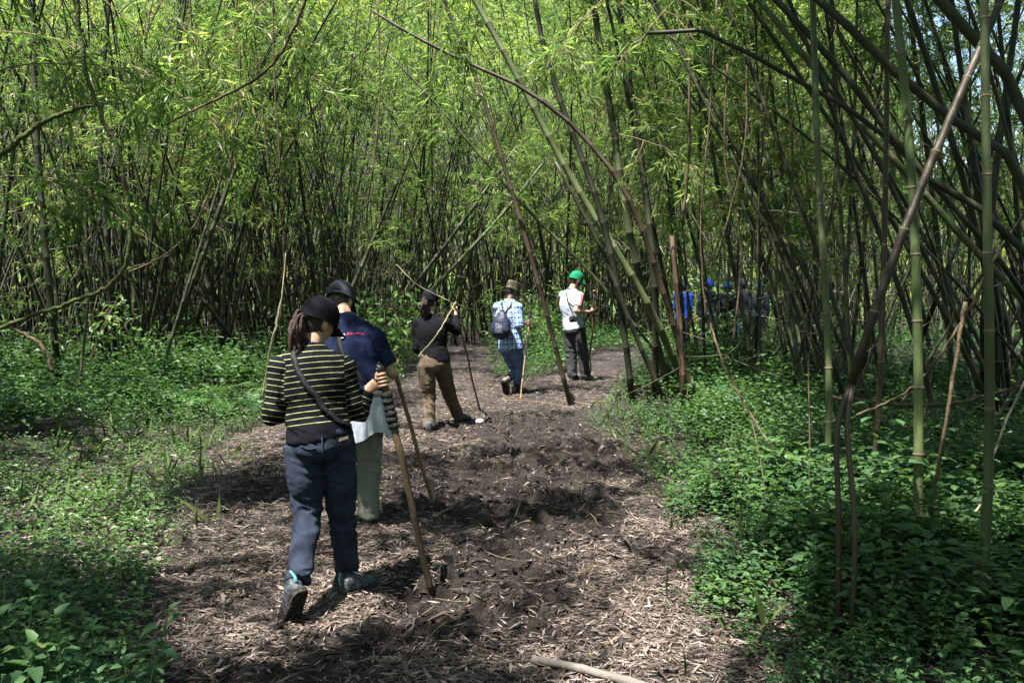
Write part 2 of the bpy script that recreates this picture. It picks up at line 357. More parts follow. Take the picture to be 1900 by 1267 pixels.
def foliage(P, L, rs, f0=.25, dens=1., blen=(.45, 1.2), leafL=(.09, .17), top=.62):
    """branch twigs and leaf sprays on the upper nodes of a culm"""
    B, D, N, LL, WW = [], [], [], [], []; tw = MB(); m = len(P)
    for i in range(int(m * f0), m):
        u = i / (m - 1)
        if u < f0 + .12 and rs.random() < .5: continue
        ax = nrm(P[min(i + 1, m - 1)] - P[max(i - 1, 0)])
        for b in range(rs.poisson(2.1 * dens * (1 if u < top else .6)) + (1 if .3 < u < top else 0)):
            az = rs.uniform(0, 6.283); out = nrm(np.array([math.cos(az), math.sin(az), 0]) + ax * rs.uniform(.25, .9))
            bl = rs.uniform(*blen) * (1.15 - .55 * u); k = 4; pts = [P[i]]; d = out.copy()
            for q in range(k): d = nrm(d + np.array([0, 0, -.16 - .05 * q]) + rs.normal(0, .12, 3)); pts.append(pts[-1] + d * bl / k)
            tw.add(*tube(pts, np.linspace(.0045, .0015, k + 1), 3, 1, cap=False))
            for q in range(1, k + 1):
                for t in range(rs.integers(1, 4)):
                    dd = nrm(nrm(pts[q] - pts[q - 1]) + rs.normal(0, .6, 3)); e = pts[q] + dd * rs.uniform(.08, .3)
                    if rs.random() < .5: tw.add(*tube([pts[q], e], [.0016, .001], 3, 1, cap=False))
                    nl = rs.integers(3, 8)
                    for l in range(nl):
                        f = rs.uniform(.3, 1); ld = nrm(dd + rs.normal(0, .55, 3) + np.array([0, 0, -.25])); Ls = rs.uniform(*leafL)
                        B.append(pts[q] + (e - pts[q]) * f); D.append(ld); N.append(np.array([0, 0, 1.]) + rs.normal(0, .6, 3)); LL.append(Ls); WW.append(Ls * rs.uniform(.075, .115))
    return tw, leaves(B, D, N, LL, WW, .3, .18)
PROTO = []
def make_protos():
    for k in range(12):
        rs = np.random.default_rng(100 + k); L = rs.uniform(8, 11.5); th0 = R(rs.uniform(1, 22)); th1 = R(rs.uniform(15, 60))
        P = culm_path(L, th0, th1, rs); r0 = rs.uniform(.024, .040)
        V, Q, T, nd = culm_geo(P, r0, .006); me = MB().add(V, Q, T, nd).mesh('culm', True, 'nd')
        tw, lv = foliage(P, L, rs, rs.uniform(.18, .36), 1.25, leafL=(.10, .18)); tm = tw.mesh('branches'); lm = mk('leaves', *lv, smooth=False)
        tm.materials.append(MT['twig']); lm.materials.append(MT['bamboo_leaf']); PROTO.append((me, tm, lm, (V, Q, T), tw.arrays(), lv))
make_protos()
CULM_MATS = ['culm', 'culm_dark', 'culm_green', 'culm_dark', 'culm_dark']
CULMESH = {}
def culm_mesh(k, mt):
    if (k, mt) not in CULMESH:
        me = PROTO[k][0].copy(); me.name = 'culm'; me.materials.clear(); me.materials.append(MT[mt]); CULMESH[(k, mt)] = me
    return CULMESH[(k, mt)]
N_BAMBOO = [0]
def put_bamboo(x, y, rz, sc, k, label, group, mt=None, tilt=0., lv=True):
    z = float(height(np.array([x]), np.array([y]))[0]) - .03
    e = bpy.data.objects.new('bamboo', None); COL.objects.link(e); e.location = (x, y, z); e.rotation_euler = (tilt * math.cos(rz), tilt * math.sin(rz), rz); e.scale = (sc, sc, sc); e.empty_display_size = .1
    tag(e, label, 'bamboo', group)
    for nm, me in (('culm', culm_mesh(k, mt or random.choice(CULM_MATS))), ('branches', PROTO[k][1]), ('leaves', PROTO[k][2])):
        if nm != 'culm' and not lv: continue
        o = bpy.data.objects.new(nm, me); COL.objects.link(o); o.parent = e
        if nm != 'culm': o['kind'] = 'stuff'
    N_BAMBOO[0] += 1
FRONT = [(-16, 13.0), (-7.6, 13.2), (-6.2, 13.9), (-5.1, 15.5), (-4.3, 16.5), (-3.2, 18.5), (-2.7, 19.4), (-1.6, 21.2), (0, 22.6), (1.4, 22.6), (2.7, 22), (3.8, 21.4), (9, 21.4), (18, 22), (18, 46), (-16, 46)]
RIGHT = [(1.55, 11.9), (2.1, 11.0), (3.0, 11.6), (4.6, 11.5), (6.5, 10.5), (9, 11), (10, 16), (6, 16.5), (3.4, 16.4), (2.2, 15.2)]
def sample_poly(poly, n, dmin, rs, dep=None):
    poly_ = np.array(poly); lo, hi = poly_.min(0), poly_.max(0); out = []; tries = 0
    while len(out) < n and tries < 60000:
        tries += 1; p = rs.uniform(lo, hi)
        if dep and rs.random() > dep(p): continue
        if not inside(np.array([p[0]]), np.array([p[1]]), poly)[0]: continue
        if abs(p[0]) > p[1] * .70 + 1: continue
        if any((p[0] - q[0]) ** 2 + (p[1] - q[1]) ** 2 < dmin * dmin for q in out): continue
        out.append(p)
    return out
rsB = np.random.default_rng(11)
SHADE = {'culm': 'mossy green', 'culm_green': 'pale green', 'culm_dark': 'dark'}
LEAN = []                                     # how far each prototype leans, for its description
for pr in PROTO: V = pr[3][0]; k = (V[:, 2] > 2.6) & (V[:, 2] < 3.4); LEAN.append(float(np.hypot(*V[k][:, :2].mean(0))))
def described(p, rz, sc, where, tilt=0.):
    k = int(rsB.integers(0, 12)); mt = CULM_MATS[int(rsB.integers(0, 5))]; d = 'strongly leaning' if LEAN[k] > .8 else 'slanting' if LEAN[k] > .45 else 'upright'
    put_bamboo(p[0], p[1], rz, sc, k, f'{SHADE[mt]} {d} bamboo {where}', f'{SHADE[mt]} {d} bamboos {where}', mt, tilt)
A_PTS = [(p, rsB.uniform(0, 6.283)) for p in sample_poly(FRONT, 50, .2, rsB, lambda p: 1.0 if p[1] < 22 else .4)]
CLUMPS = sample_poly(FRONT, 24, .95, rsB, lambda p: 1.0 if p[1] < 19 or (abs(p[0]) < 4 and p[1] < 25) else .12)
for c in CLUMPS:                                   # clumps whose stems fan outwards from a common foot
    for q in range(int(rsB.integers(5, 8))):
        a = rsB.uniform(0, 6.283); d = rsB.uniform(.08, .42); A_PTS.append((np.array((c[0] + d * math.cos(a), c[1] + d * math.sin(a) * .8)), a + rsB.normal(0, .25)))
for p, rz in A_PTS:
    where = 'in the thicket behind the ferns' if p[0] < -3.4 else 'in the thicket behind the woman in black' if p[0] < -.9 else 'in the far thicket beyond the trail bend'
    described(p, rz, rsB.uniform(.75, 1.12), where)
C_PTS = sample_poly(RIGHT, 46, .25, rsB)
for p in C_PTS: described(p, rsB.normal(math.pi, .9), rsB.uniform(.8, 1.1), 'in the clump before the people in blue', rsB.normal(0, .05))
for p in sample_poly([(3.0, 14.6), (5.6, 14.2), (5.8, 17.4), (3.2, 17.4)], 14, .2, rsB): described(p, rsB.uniform(0, 6.283), rsB.uniform(.75, .95), 'standing right before the people in blue')
for x, y, rz, k in ((-6.3, 10.2, .2, 3), (-5.6, 11.6, 1.2, 7), (-6.9, 11.8, -.4, 1), (-7.6, 12.6, .9, 9), (-5.2, 13.2, .5, 4)):
    put_bamboo(x, y, rz, .72, k, 'low leafy bamboo bending out in front of the thicket', 'low leafy bamboos in front of the thicket', 'culm_dark')
# rest of the thicket behind, one mass
def far_thicket():
    cm, lm = MB(), MB(); rs = np.random.default_rng(5); n = 0
    feet = [(rs.uniform(-20, 20), 14 + 20 * rs.random() ** 1.25) for _ in range(420)]
    for _ in range(60000):
        if n >= 1900: break
        x, y = rs.uniform(-20, 20), 14 + 20 * rs.random() ** 1.25; fan = None
        if rs.random() < .75: fx, fy = feet[rs.integers(0, 420)]; fan = rs.uniform(0, 6.283); d = rs.uniform(.05, .5); x, y = fx + d * math.cos(fan), fy + d * math.sin(fan)
        if not inside(np.array([x]), np.array([y - .8]), FRONT)[0] or abs(x) > y * .62: continue
        k = int(rs.integers(0, 12)); a = rs.uniform(0, 6.283) if fan is None else fan + rs.normal(0, .3); sc = rs.uniform(.8, 1.15); L = rs.uniform(6.5, 9); P = culm_path(L, R(rs.uniform(0, 26)), R(rs.uniform(5, 45)), rs)[::2]; c, d = math.cos(a), math.sin(a)
        M = np.array([[c, -d, 0], [d, c, 0], [0, 0, 1]]); r = rs.uniform(.018, .036); cm.add(*tube(P @ M.T + (x, y, -.03), np.linspace(r, .008, len(P)), 5, 1, cap=False)); n += 1
        if n % 34 == 0: V, Q, T = PROTO[k][5]; lm.add((V @ M.T) * sc + (x, y, 0), Q, T)
    e = empty('distant_bamboo_thicket', (0, 30, 0)); tag(e, 'mass of thin dark bamboo stems deep in the thicket', 'thicket', kind='stuff')
    a = cm.obj('stems', MT['culm'], e); b = lm.obj('leaves', MT['bamboo_leaf'], e, False)
    a['kind'] = 'stuff'; b['kind'] = 'stuff'
far_thicket()
# tall bamboos added beside the trail, rooted out of view, for overhead shade
OVER = [(-4.6, 5.2, 0.1), (-5.6, 6.6, -.1), (-5.0, 3.0, .3), (-7.0, 5.0, .2), (-6.0, 1.0, .3),
        (4.9, 4.6, 3.2), (5.8, 6.2, 3.0), (6.6, 8.2, 3.3), (7.4, 9.8, 3.0), (5.4, 2.4, 2.9), (4.6, 1.2, 2.8), (7.6, 5.0, 3.1), (8.6, 7.4, 3.2), (6.3, 3.6, 3.2)]
for i, (x, y, rz) in enumerate(OVER):
    put_bamboo(x, y, rz, 1.05 + .1 * (i % 3), (i * 5) % 12, 'tall bamboo added beside the trail, arching its leafy top over it for shade', 'added bamboo arching over the trail for shade', tilt=0)

def dead_twigs():
    rs = np.random.default_rng(61); m = MB(); n = 0
    while n < 4200:
        x, y = rs.uniform(-13, 12), rs.uniform(8, 27)
        X, Y = np.array([x]), np.array([y])
        if not (inside(X, Y, FRONT)[0] or inside(X, Y, RIGHT)[0] or (x > 3.2 and y < 12)) or abs(x) > y * .62: continue
        z = rs.uniform(.3, 6.5); d = rs.normal(size=3) * (1, 1, 1.3); d = nrm(d); l = rs.uniform(.4, 1.3); b = rs.normal(0, .16, 3) * l; p = np.array((x, y, z)); r = rs.uniform(.0025, .005)
        if p[2] + d[2] * l < .1: d[2] = abs(d[2])
        m.add(*tube([p, p + d * l * .5 + b, p + d * l + b * .5], [r, r * .8, r * .4], 3, 2, cap=False)); n += 1
    tag(m.obj('dead_twig_tangle', MT['dry_twig']), 'tangle of dry pale twigs caught between the bamboo stems', 'twigs', kind='stuff')
pmat('dry_twig', [(.10, .08, .05), (.22, .19, .13), (.32, .28, .2)], .8, 1.5)
dead_twigs()

# ---- unseen leaf mass added over the trail, shaped to cast dappled shade
def canopy():
    rs = np.random.default_rng(77); B = []
    def blob(x, y, z, r, n):
        v = rs.normal(size=(n, 3)); v /= np.linalg.norm(v, axis=1)[:, None]; v *= (rs.random(n) ** .45)[:, None] * r; v[:, 2] *= .5
        B.append(v + (x, y, z))
    for _ in range(CANOPY_N):
        x, y = rs.uniform(-15, 15), rs.uniform(-14, 13)
        z = rs.uniform(6.0, 10.5)
        if y > 2 and z < CAM_H + .36 * y + 1.0: z = CAM_H + .36 * y + 1.0 + rs.uniform(0, 2.5)
        if z > 12: continue
        if y + .283 * (z - 3.5) > 9.5 and rs.random() < .85: continue        # thinned so the sun reaches the thicket
        blob(x, y, z, rs.uniform(.25, .75), 60)
    for px, py, rad, nb in SHADE_AT:                       # extra leaf blobs up the sun line to shade these floor spots
        c = gnd(px, py)
        for _ in range(nb * 3):
            a, rr = rs.uniform(0, 6.283), rad * math.sqrt(rs.random()); z = rs.uniform(6, 9.5)
            for _t in range(20):
                x = c.x + rr * math.cos(a) + SUN_DIR.x / SUN_DIR.z * z; y = c.y + rr * math.sin(a) + SUN_DIR.y / SUN_DIR.z * z
                if y < 1 or z > CAM_H + .36 * y + .9: break
                z += .5
            blob(x, y, z, rs.uniform(.25, .65), 75)
    for _ in range(170): blob(rs.uniform(1.6, 6.5), rs.uniform(5.0, 10), rs.uniform(6.6, 9.5), rs.uniform(.3, .7), 70)     # added to shade the tangle of stems
    B = np.concatenate(B); n = len(B)
    # leaves cut away so the sun reaches chosen floor spots
    g = B - np.outer(B[:, 2] / SUN_DIR.z, np.array(SUN_DIR)); keep = np.ones(n, bool)
    for px, py, rad, pr in GAPS:
        c = gnd(px, py); d = np.hypot(g[:, 0] - c.x, (g[:, 1] - c.y)) / rad
        keep &= ~((d < 1) & (rs.random(n) < pr))
    B = B[keep]; n = len(B)
    D = rs.normal(size=(n, 3)); D[:, 2] -= .4; L = rs.uniform(.14, .30, n)
    V, Q, T = leaves(B, D, rs.normal(size=(n, 3)) + (0, 0, .7), L, L * .22)
    tag(ob('unseen_shade_canopy', mk('unseen_shade_canopy', V, Q, T, False), MT['bamboo_leaf']), 'unseen bamboo leaf canopy added overhead to shade the trail', 'canopy', kind='stuff')
CANOPY_N = 1150
SHADE_AT = [(130, 1200, .8, 11), (1680, 1170, 1.0, 16), (1780, 900, 1.5, 24), (1820, 740, 2.5, 34), (1620, 800, 1.2, 12), (850, 1240, .7, 8), (950, 960, .8, 6), (480, 900, .6, 6), (600, 740, 1.4, 10), (1300, 700, 1.5, 16), (150, 760, 2.0, 14)]
GAPS = [(1330, 1120, .55, .97), (1230, 950, .5, .9), (1400, 800, .9, .9), (1060, 1010, .6, .9), (900, 880, .9, .85), (720, 1080, .7, .95), (330, 1010, .6, .97), (120, 930, .7, .97), (240, 870, .6, .9), (60, 1000, .5, .9),
        (1000, 740, 1.5, .95), (860, 700, 1.3, .95), (1090, 690, 1.5, .97), (650, 960, .6, .95), (560, 780, 1.0, .9), (430, 740, 1.0, .9), (800, 800, 1.0, .95), (300, 780, .9, .8), (1340, 900, .5, .9), (1180, 1220, .5, .9), (450, 1150, .45, .9), (900, 1180, .4, .8)]
canopy()
def add_leaf_screen():
    """unseen leaf mass added behind and beside the viewer to block sky light"""
    rs = np.random.default_rng(78); n = 30000; x, y, z = rs.uniform(-18, 18, n), rs.uniform(-16, 9, n), 9.0 * rs.random(n) ** .8
    k = (np.abs(x) > 4.2 + .25 * np.maximum(y, 0)) & (np.abs(x) > .60 * y + 1.6) | (y < -4.5); x, y, z = x[k], y[k], z[k]; n = len(x)
    L = rs.uniform(.3, .6, n); V, Q, T = leaves(np.stack([x, y, z], 1), rs.normal(size=(n, 3)), rs.normal(size=(n, 3)), L, L * .4)
    tag(ob('unseen_leaf_screen', mk('unseen_leaf_screen', V, Q, T, False), MT['bamboo_leaf']), 'unseen bamboo leaf mass added round the viewer to block sky light', 'thicket', kind='stuff')  # leaves out of view, added to darken the stems facing the viewer
add_leaf_screen()

# ================================================================== FLOOR: clods, litter, plants
def scatter(x0, x1, y0, y1, n, rs): return rs.uniform(x0, x1, n), rs.uniform(y0, y1, n)
def clods():
    rs = np.random.default_rng(3); x, y = scatter(-2.6, 2.4, 3.3, 15, 30000, rs); p, mud = fields(x, y)
    keep = rs.random(len(x)) < mud * p * np.clip(1.3 - y / 12, .1, 1) * .75; x, y = x[keep], y[keep]; z = height(x, y); m = MB()
    bm = bmesh.new(); bmesh.ops.create_icosphere(bm, subdivisions=1, radius=1); bm.verts.ensure_lookup_table()
    U = np.array([v.co for v in bm.verts]); T = np.array([[v.index for v in f.verts] for f in bm.faces]); bm.free()
    bases = []
    for k in range(8):
        d = .25 + 1.5 * noise3(U * 1.9 + 20 + k * 7, k) * (.3 + 1.4 * noise3(U * 5 + 40 + k, k)); bases.append(U * d[:, None])
    for i in range(len(x)):
        s = rs.uniform(.004, .016) * (1.9 if rs.random() < .12 else 1); a = rs.uniform(0, 6.28); c, d = math.cos(a) * s, math.sin(a) * s
        m.add(bases[i % 8] @ np.array([[c, -d, 0], [d, c, 0], [0, 0, s * .75]]).T + (x[i], y[i], z[i] + s * .15), None, T)
    o = m.obj('soil_clods', MT['clod'], None, False); tag(o, 'dark crumbly clods of trampled mud along the trail', 'soil', kind='stuff')
clods()
def litter():
    rs = np.random.default_rng(4); P = []
    for (x0, x1, y0, y1, n) in ((-3.6, 2.6, 3.1, 6, 130000), (-4.5, 2.8, 6, 10, 115000), (-5, 3.8, 10, 16, 60000), (-4, 5, 16, 26, 22000)):
        x, y = scatter(x0, x1, y0, y1, n, rs); p, mud = fields(x, y); patch = noise2(x * 2.5, y * 2.5, 31)
        pr = p * (1 - .86 * mud) * (.14 + 1.25 * np.clip(patch * .8 + .5 * noise2(x * .9, y * .9, 33) - .15, 0, 1)) + (1 - p) * .2
        k = rs.random(n) < pr; P.append(np.stack([x[k], y[k]], 1))
    P = np.concatenate(P); n = len(P); z = height(P[:, 0], P[:, 1]); a = rs.uniform(0, 6.283, n)
    D = np.stack([np.cos(a), np.sin(a), rs.normal(0, .16, n)], 1); N = np.stack([rs.normal(0, .35, n), rs.normal(0, .35, n), np.ones(n)], 1)
    L = rs.uniform(.022, .075, n) * np.where(rs.random(n) < .08, 1.6, 1); V, Q, T = leaves(np.stack([P[:, 0], P[:, 1], z + rs.uniform(.004, .022, n)], 1), D, N, L, L * rs.uniform(.06, .15, n) + .0025, rs.choice([-.2, .25]), .06)
    tag(ob('leaf_litter', mk('leaf_litter', V, Q, T, False), MT['dry_leaf']), 'dry tan bamboo leaves strewn over the trail', 'leaf litter', kind='stuff')
    m = MB(); n = 420; x, y = scatter(-3, 2.4, 3.3, 17, n, rs); p, _ = fields(x, y)
    for i in range(n):
        if rs.random() > p[i] * .9 + .05: continue
        a = rs.uniform(0, 6.28); l = rs.uniform(.08, .4); q = np.array([x[i] + math.cos(a) * l * np.array([-.5, 0, .5]), y[i] + math.sin(a) * l * np.array([-.5, 0, .5])]).T + rs.normal(0, .012, (3, 2))
        r = rs.uniform(.0015, .004); zz = height(q[:, 0], q[:, 1]) + .015 + rs.uniform(0, .012, 3); m.add(*tube(np.column_stack([q, zz]), [r, r, r * .7], 4, 2))
    tag(m.obj('fallen_twigs', MT['twig']), 'thin dry twigs scattered on the trail', 'twigs', kind='stuff')
litter()

# plant prototypes: upright weeds with opposite pointed leaves
def weed(rs, h, npair, leaf, hi=True, spread=.5):
    B, D, N, L = [], [], [], []; st = MB()
    for s in range(rs.integers(1, 3) if hi else 1):
        az = rs.uniform(0, 6.28); ln = rs.uniform(.05, .35); top = np.array([math.cos(az) * ln * h, math.sin(az) * ln * h, h * rs.uniform(.8, 1.1)])
        path = catmull([np.zeros(3), top * .5 + (0, 0, .05 * h), top], 5)
        st.add(*tube([path[0], path[len(path) // 2], path[-1]], [.0028, .002, .001], 3, 1, cap=False))
        a0 = rs.uniform(0, 6.28)
        for q in range(npair):
            t = .3 + .7 * (q + .5) / npair; p = path[min(int(t * (len(path) - 1)), len(path) - 1)]
            for sd in (0, math.pi):
                a = a0 + q * 1.57 + sd + rs.normal(0, .25); l = leaf * rs.uniform(.75, 1.2) * (1.05 - .5 * t * t)
                d = np.array([math.cos(a), math.sin(a), rs.uniform(-.15, .45)]); pet = .25 * l
                B.append(p + d * pet); D.append(d); N.append(np.array([0, 0, 1.]) + rs.normal(0, .22, 3)); L.append(l)
        for q in range(2):
            a = rs.uniform(0, 6.28); B.append(path[-1]); D.append(np.array([math.cos(a), math.sin(a), .7])); N.append(np.array([0, 0, 1.])); L.append(leaf * .5)
    L = np.array(L); fn = leaves_hi if hi else leaves
    return st, fn(B, D, N, L, L * rs.uniform(.5, .66, len(L)), .18, .22)
def lump(x, y): return .55 + 1.15 * float(noise2(np.array([x * 1.1]), np.array([y * 1.1]), 41)[0]) 
def plant_cover():
    rs = np.random.default_rng(9)
    hi = [weed(np.random.default_rng(200 + k), .22 + .05 * (k % 5), 3 + k % 3, .062 + .007 * (k % 4)) for k in range(12)]
    big = []
    for st, lv in hi:
        a = st.mesh('stem'); a.materials.append(MT['fern_leaf']); b = mk('foliage', *lv, smooth=True); b.materials.append(MT['weed_leaf']); big.append((a, b))
    lo = [weed(np.random.default_rng(300 + k), .20 + .05 * (k % 4), 3 + k % 2, .068, False) for k in range(12)]
    creep = [weed(np.random.default_rng(400 + k), .07 + .02 * (k % 3), 2, .04, False) for k in range(8)]
    pts = []
    for (x0, x1, y0, y1, n) in ((-4, 4.3, 2.9, 7, 7600), (-6.5, 6.5, 7, 11, 7600), (-9, 9, 11, 16, 6200), (-5, 5, 13, 23, 3600), (-15, 15, 16, 30, 6000)):
        x, y = scatter(x0, x1, y0, y1, n, rs); p, mud = fields(x, y); d = -sdist(x, y, PATH)
        k = (rs.random(n) < np.clip(1 - p * 1.02, 0.0, 1) * np.where(x < 0, .95, 1)) & (np.abs(x) < y * .62 + .6); pts += list(zip(x[k], y[k], d[k]))
    # sparse seedlings on the trail edges
    x, y = scatter(-3, 2, 3.5, 12, 380, rs); d = -sdist(x, y, PATH); k = (d > -.5) & (d < .3); pts += [(a, b, -1) for a, b in zip(x[k], y[k])]
    pts = np.array(pts); order = np.argsort(pts[:, 1]); pts = pts[order]; z = height(pts[:, 0], pts[:, 1])
    nind = 0; m_lo, m_cr, m_l2 = MB(), MB(), MB()
    for (x, y, d), zz in zip(pts, z):
        right = x > 0; s = rs.uniform(.6, 1.2) * (1.3 if rs.random() < .12 else 1) * (.92 if y < 4.6 else 1)
        thin = (not right) and y > 4.9 and y < 9.5           # low creeping cover on the sunny side
        gap = float(noise2(np.array([x * 1.7]), np.array([y * 1.7]), 52)[0])
        if gap < .26 and 5.2 < y < 12 and rs.random() < .8: continue
        grow = np.clip(.38 + d * .45, .32, .9) if right else np.clip((.7 if y < 5 else .35) + d * .5, .3, 1.1)
        if y > 11: grow = np.clip((.45 if y < 13 else .8) + .25 * d, .4, 1.25)
        a = rs.uniform(0, 6.283)
        if d < 0: s *= .5; grow = .6
        if y < 7.2 and d > .02 and not thin and nind < 290 and abs(x) < y * .60:
            e = bpy.data.objects.new('leafy_weed', None); COL.objects.link(e); e.location = (x, y, zz - .01); e.rotation_euler = (rs.normal(0, .08), rs.normal(0, .08), a); s2 = s * grow * lump(x, y) * 1.05; e.scale = (s2, s2, s2 * rs.uniform(.85, 1.25)); e.empty_display_size = .05
            if right: tag(e, 'leafy green weed in the undergrowth around the upright bamboo poles', 'weed', 'weeds around the upright bamboo poles')
            else: tag(e, 'leafy green weed in the shaded bed beside the leaf-strewn trail edge', 'weed', 'weeds in the shaded bed by the trail')
            for nm, me in zip(('stem', 'foliage'), big[nind % 12]):
                o = bpy.data.objects.new(nm, me); COL.objects.link(o); o.parent = e
            nind += 1; continue
        st, (V, Q, T) = (creep[rs.integers(0, 8)] if (thin or d < 0) else (hi if y < 6.6 else lo)[rs.integers(0, 12)]); s2 = s * (grow * lump(x, y) * 1.1 if not thin else 1.35)
        c, q = math.cos(a) * s2, math.sin(a) * s2; M = np.array([[c, -q, 0], [q, c, 0], [0, 0, s2]])
        (m_cr if (thin or d < 0) else m_l2 if rs.random() < .35 else m_lo).add(V @ M.T + (x, y, zz - .01), Q, T)
    tag(m_lo.obj('undergrowth', MT['weed_leaf'], None, False), 'dense green undergrowth of small leafy plants on the forest floor', 'undergrowth', kind='stuff')
    tag(m_l2.obj('yellow_green_undergrowth', MT['low_leaf'], None, False), 'yellowish green weeds mixed through the undergrowth', 'undergrowth', kind='stuff')
    tag(m_cr.obj('creeping_ground_cover', MT['low_leaf'], None, False), 'low bright green creeping plants in the litter beside the trail', 'ground cover', kind='stuff')
    print('weeds', nind, 'cover tris', sum(len(t) for t in m_lo.T) + sum(len(t) for t in m_cr.T))
plant_cover()

# grass blades and thin stalks through the undergrowth, larger dry sheaths on the trail
def blades():
    rs = np.random.default_rng(91); x, y = scatter(-5, 5, 3.6, 13, 3000, rs); p, _ = fields(x, y); k = (rs.random(len(x)) < (1 - p) * .8 * (noise2(x * 1.5, y * 1.5, 71) > .45)) & (np.abs(x) < y * .6); x, y = x[k], y[k]; n = len(x); z = height(x, y)
    D = rs.normal(0, .45, (n, 3)); D[:, 2] = 1; L = rs.uniform(.10, .28, n); tag(ob('grass_blades', mk('grass_blades', *leaves(np.stack([x, y, z], 1), D, rs.normal(size=(n, 3)) * (1, 1, .2), L, np.full(n, .0055), .2, .3), smooth=False), MT['grass']), 'thin grass blades growing through the undergrowth', 'grass', kind='stuff')
    x, y = scatter(-3, 2.2, 3.3, 12, 900, rs); p, _ = fields(x, y); k = rs.random(900) < p * .5; x, y = x[k], y[k]; n = len(x); z = height(x, y); a = rs.uniform(0, 6.28, n); L = rs.uniform(.09, .2, n)
    tag(ob('dry_sheaths', mk('dry_sheaths', *leaves_hi(np.stack([x, y, z + .02], 1), np.stack([np.cos(a), np.sin(a), rs.normal(0, .1, n)], 1), rs.normal(0, .3, (n, 3)) + (0, 0, 1), L, L * rs.uniform(.10, .2, n), .6, .12), smooth=True), MT['dry_leaf']), 'large dry bamboo sheaths and curled leaves lying on the trail', 'leaf litter', kind='stuff')
leafmat('grass', [(0, (.06, .10, .03)), (.6, (.10, .14, .04)), (.85, (.22, .2, .09)), (1, (.3, .24, .13))], .3, .5)
blades()
# ferns and shrubs
def fern_mesh(rs):
    B, D, N, L, W = [], [], [], [], []; st = MB(); nf = 9
    for f in range(nf):
        az = 6.283 * f / nf + rs.normal(0, .25); l = rs.uniform(.45, .75); p = np.array([0., 0, .03]); d = nrm(np.array([math.cos(az) * .75, math.sin(az) * .75, rs.uniform(.6, 1.2)])); pts = [p]
        for q in range(14): d = nrm(d + np.array([0, 0, -.13])); p = p + d * l / 14; pts.append(p)
        st.add(*tube(pts[::2], np.linspace(.003, .001, 8), 3, 1, cap=False))
        for q in range(2, 15):
            t = q / 14; dd = nrm(pts[q] - pts[q - 1]); sd = nrm(np.cross(dd, (0, 0, 1))); pl = .17 * math.sin(math.pi * min(1, .15 + .85 * (1 - t)) * .55) * l / .6
            for s in (-1, 1): B.append(pts[q]); D.append(nrm(sd * s + dd * .35 + (0, 0, -.1))); N.append(np.cross(sd, dd)); L.append(pl); W.append(pl * .22)
    return st, leaves(B, D, N, L, W, .1, .1)
FERN = []
for k in range(4):
    st, lv = fern_mesh(np.random.default_rng(500 + k)); a = st.mesh('stalks'); a.materials.append(MT['fern_leaf']); b = mk('fronds', *lv, smooth=False); b.materials.append(MT['fern_leaf']); FERN.append((a, b))
rs = np.random.default_rng(15)
for i, (px, py) in enumerate([(350, 745), (405, 735), (455, 760), (300, 730), (390, 765), (440, 712), (250, 745), (500, 735), (180, 755), (330, 705), (60, 760), (120, 745), (200, 735), (20, 745), (420, 690)]):
    p = gnd(px, py); e = empty('fern', p); e.rotation_euler = (0, 0, rs.uniform(0, 6.28)); s = rs.uniform(.7, 1.1); e.scale = (s, s, s)
    tag(e, 'feathery green fern at the foot of the leafy bamboo thicket', 'fern', 'ferns at the foot of the bamboo thicket')
    for nm, me in zip(('stalks', 'fronds'), FERN[i % 4]):
        o = bpy.data.objects.new(nm, me); COL.objects.link(o); o.parent = e
SHRUB = []
for k in range(5):
    r2 = np.random.default_rng(600 + k); sm, B, D, N, L = MB(), [], [], [], []
    for s in range(6):
        az = r2.uniform(0, 6.28); h = r2.uniform(.7, 1.4); top = np.array([math.cos(az) * h * .4, math.sin(az) * h * .4, h]); P = catmull([np.zeros(3), top * .5 + (0, 0, .12), top], 6)
        sm.add(*tube(P[::3], np.linspace(.006, .002, len(P[::3])), 4, 1, cap=False))
        for q in range(26):
            p = P[r2.integers(4, len(P))]; d = r2.normal(size=3) * (1, 1, .5); B.append(p + nrm(d) * r2.uniform(.02, .2)); D.append(d); N.append(np.array([0, 0, 1]) + r2.normal(0, .4, 3)); L.append(r2.uniform(.07, .13))
    L = np.array(L); a = sm.mesh('stems'); a.materials.append(MT['twig']); b = mk('foliage', *leaves_hi(B, D, N, L, L * .5), smooth=True); b.materials.append(MT['low_leaf']); SHRUB.append((a, b))
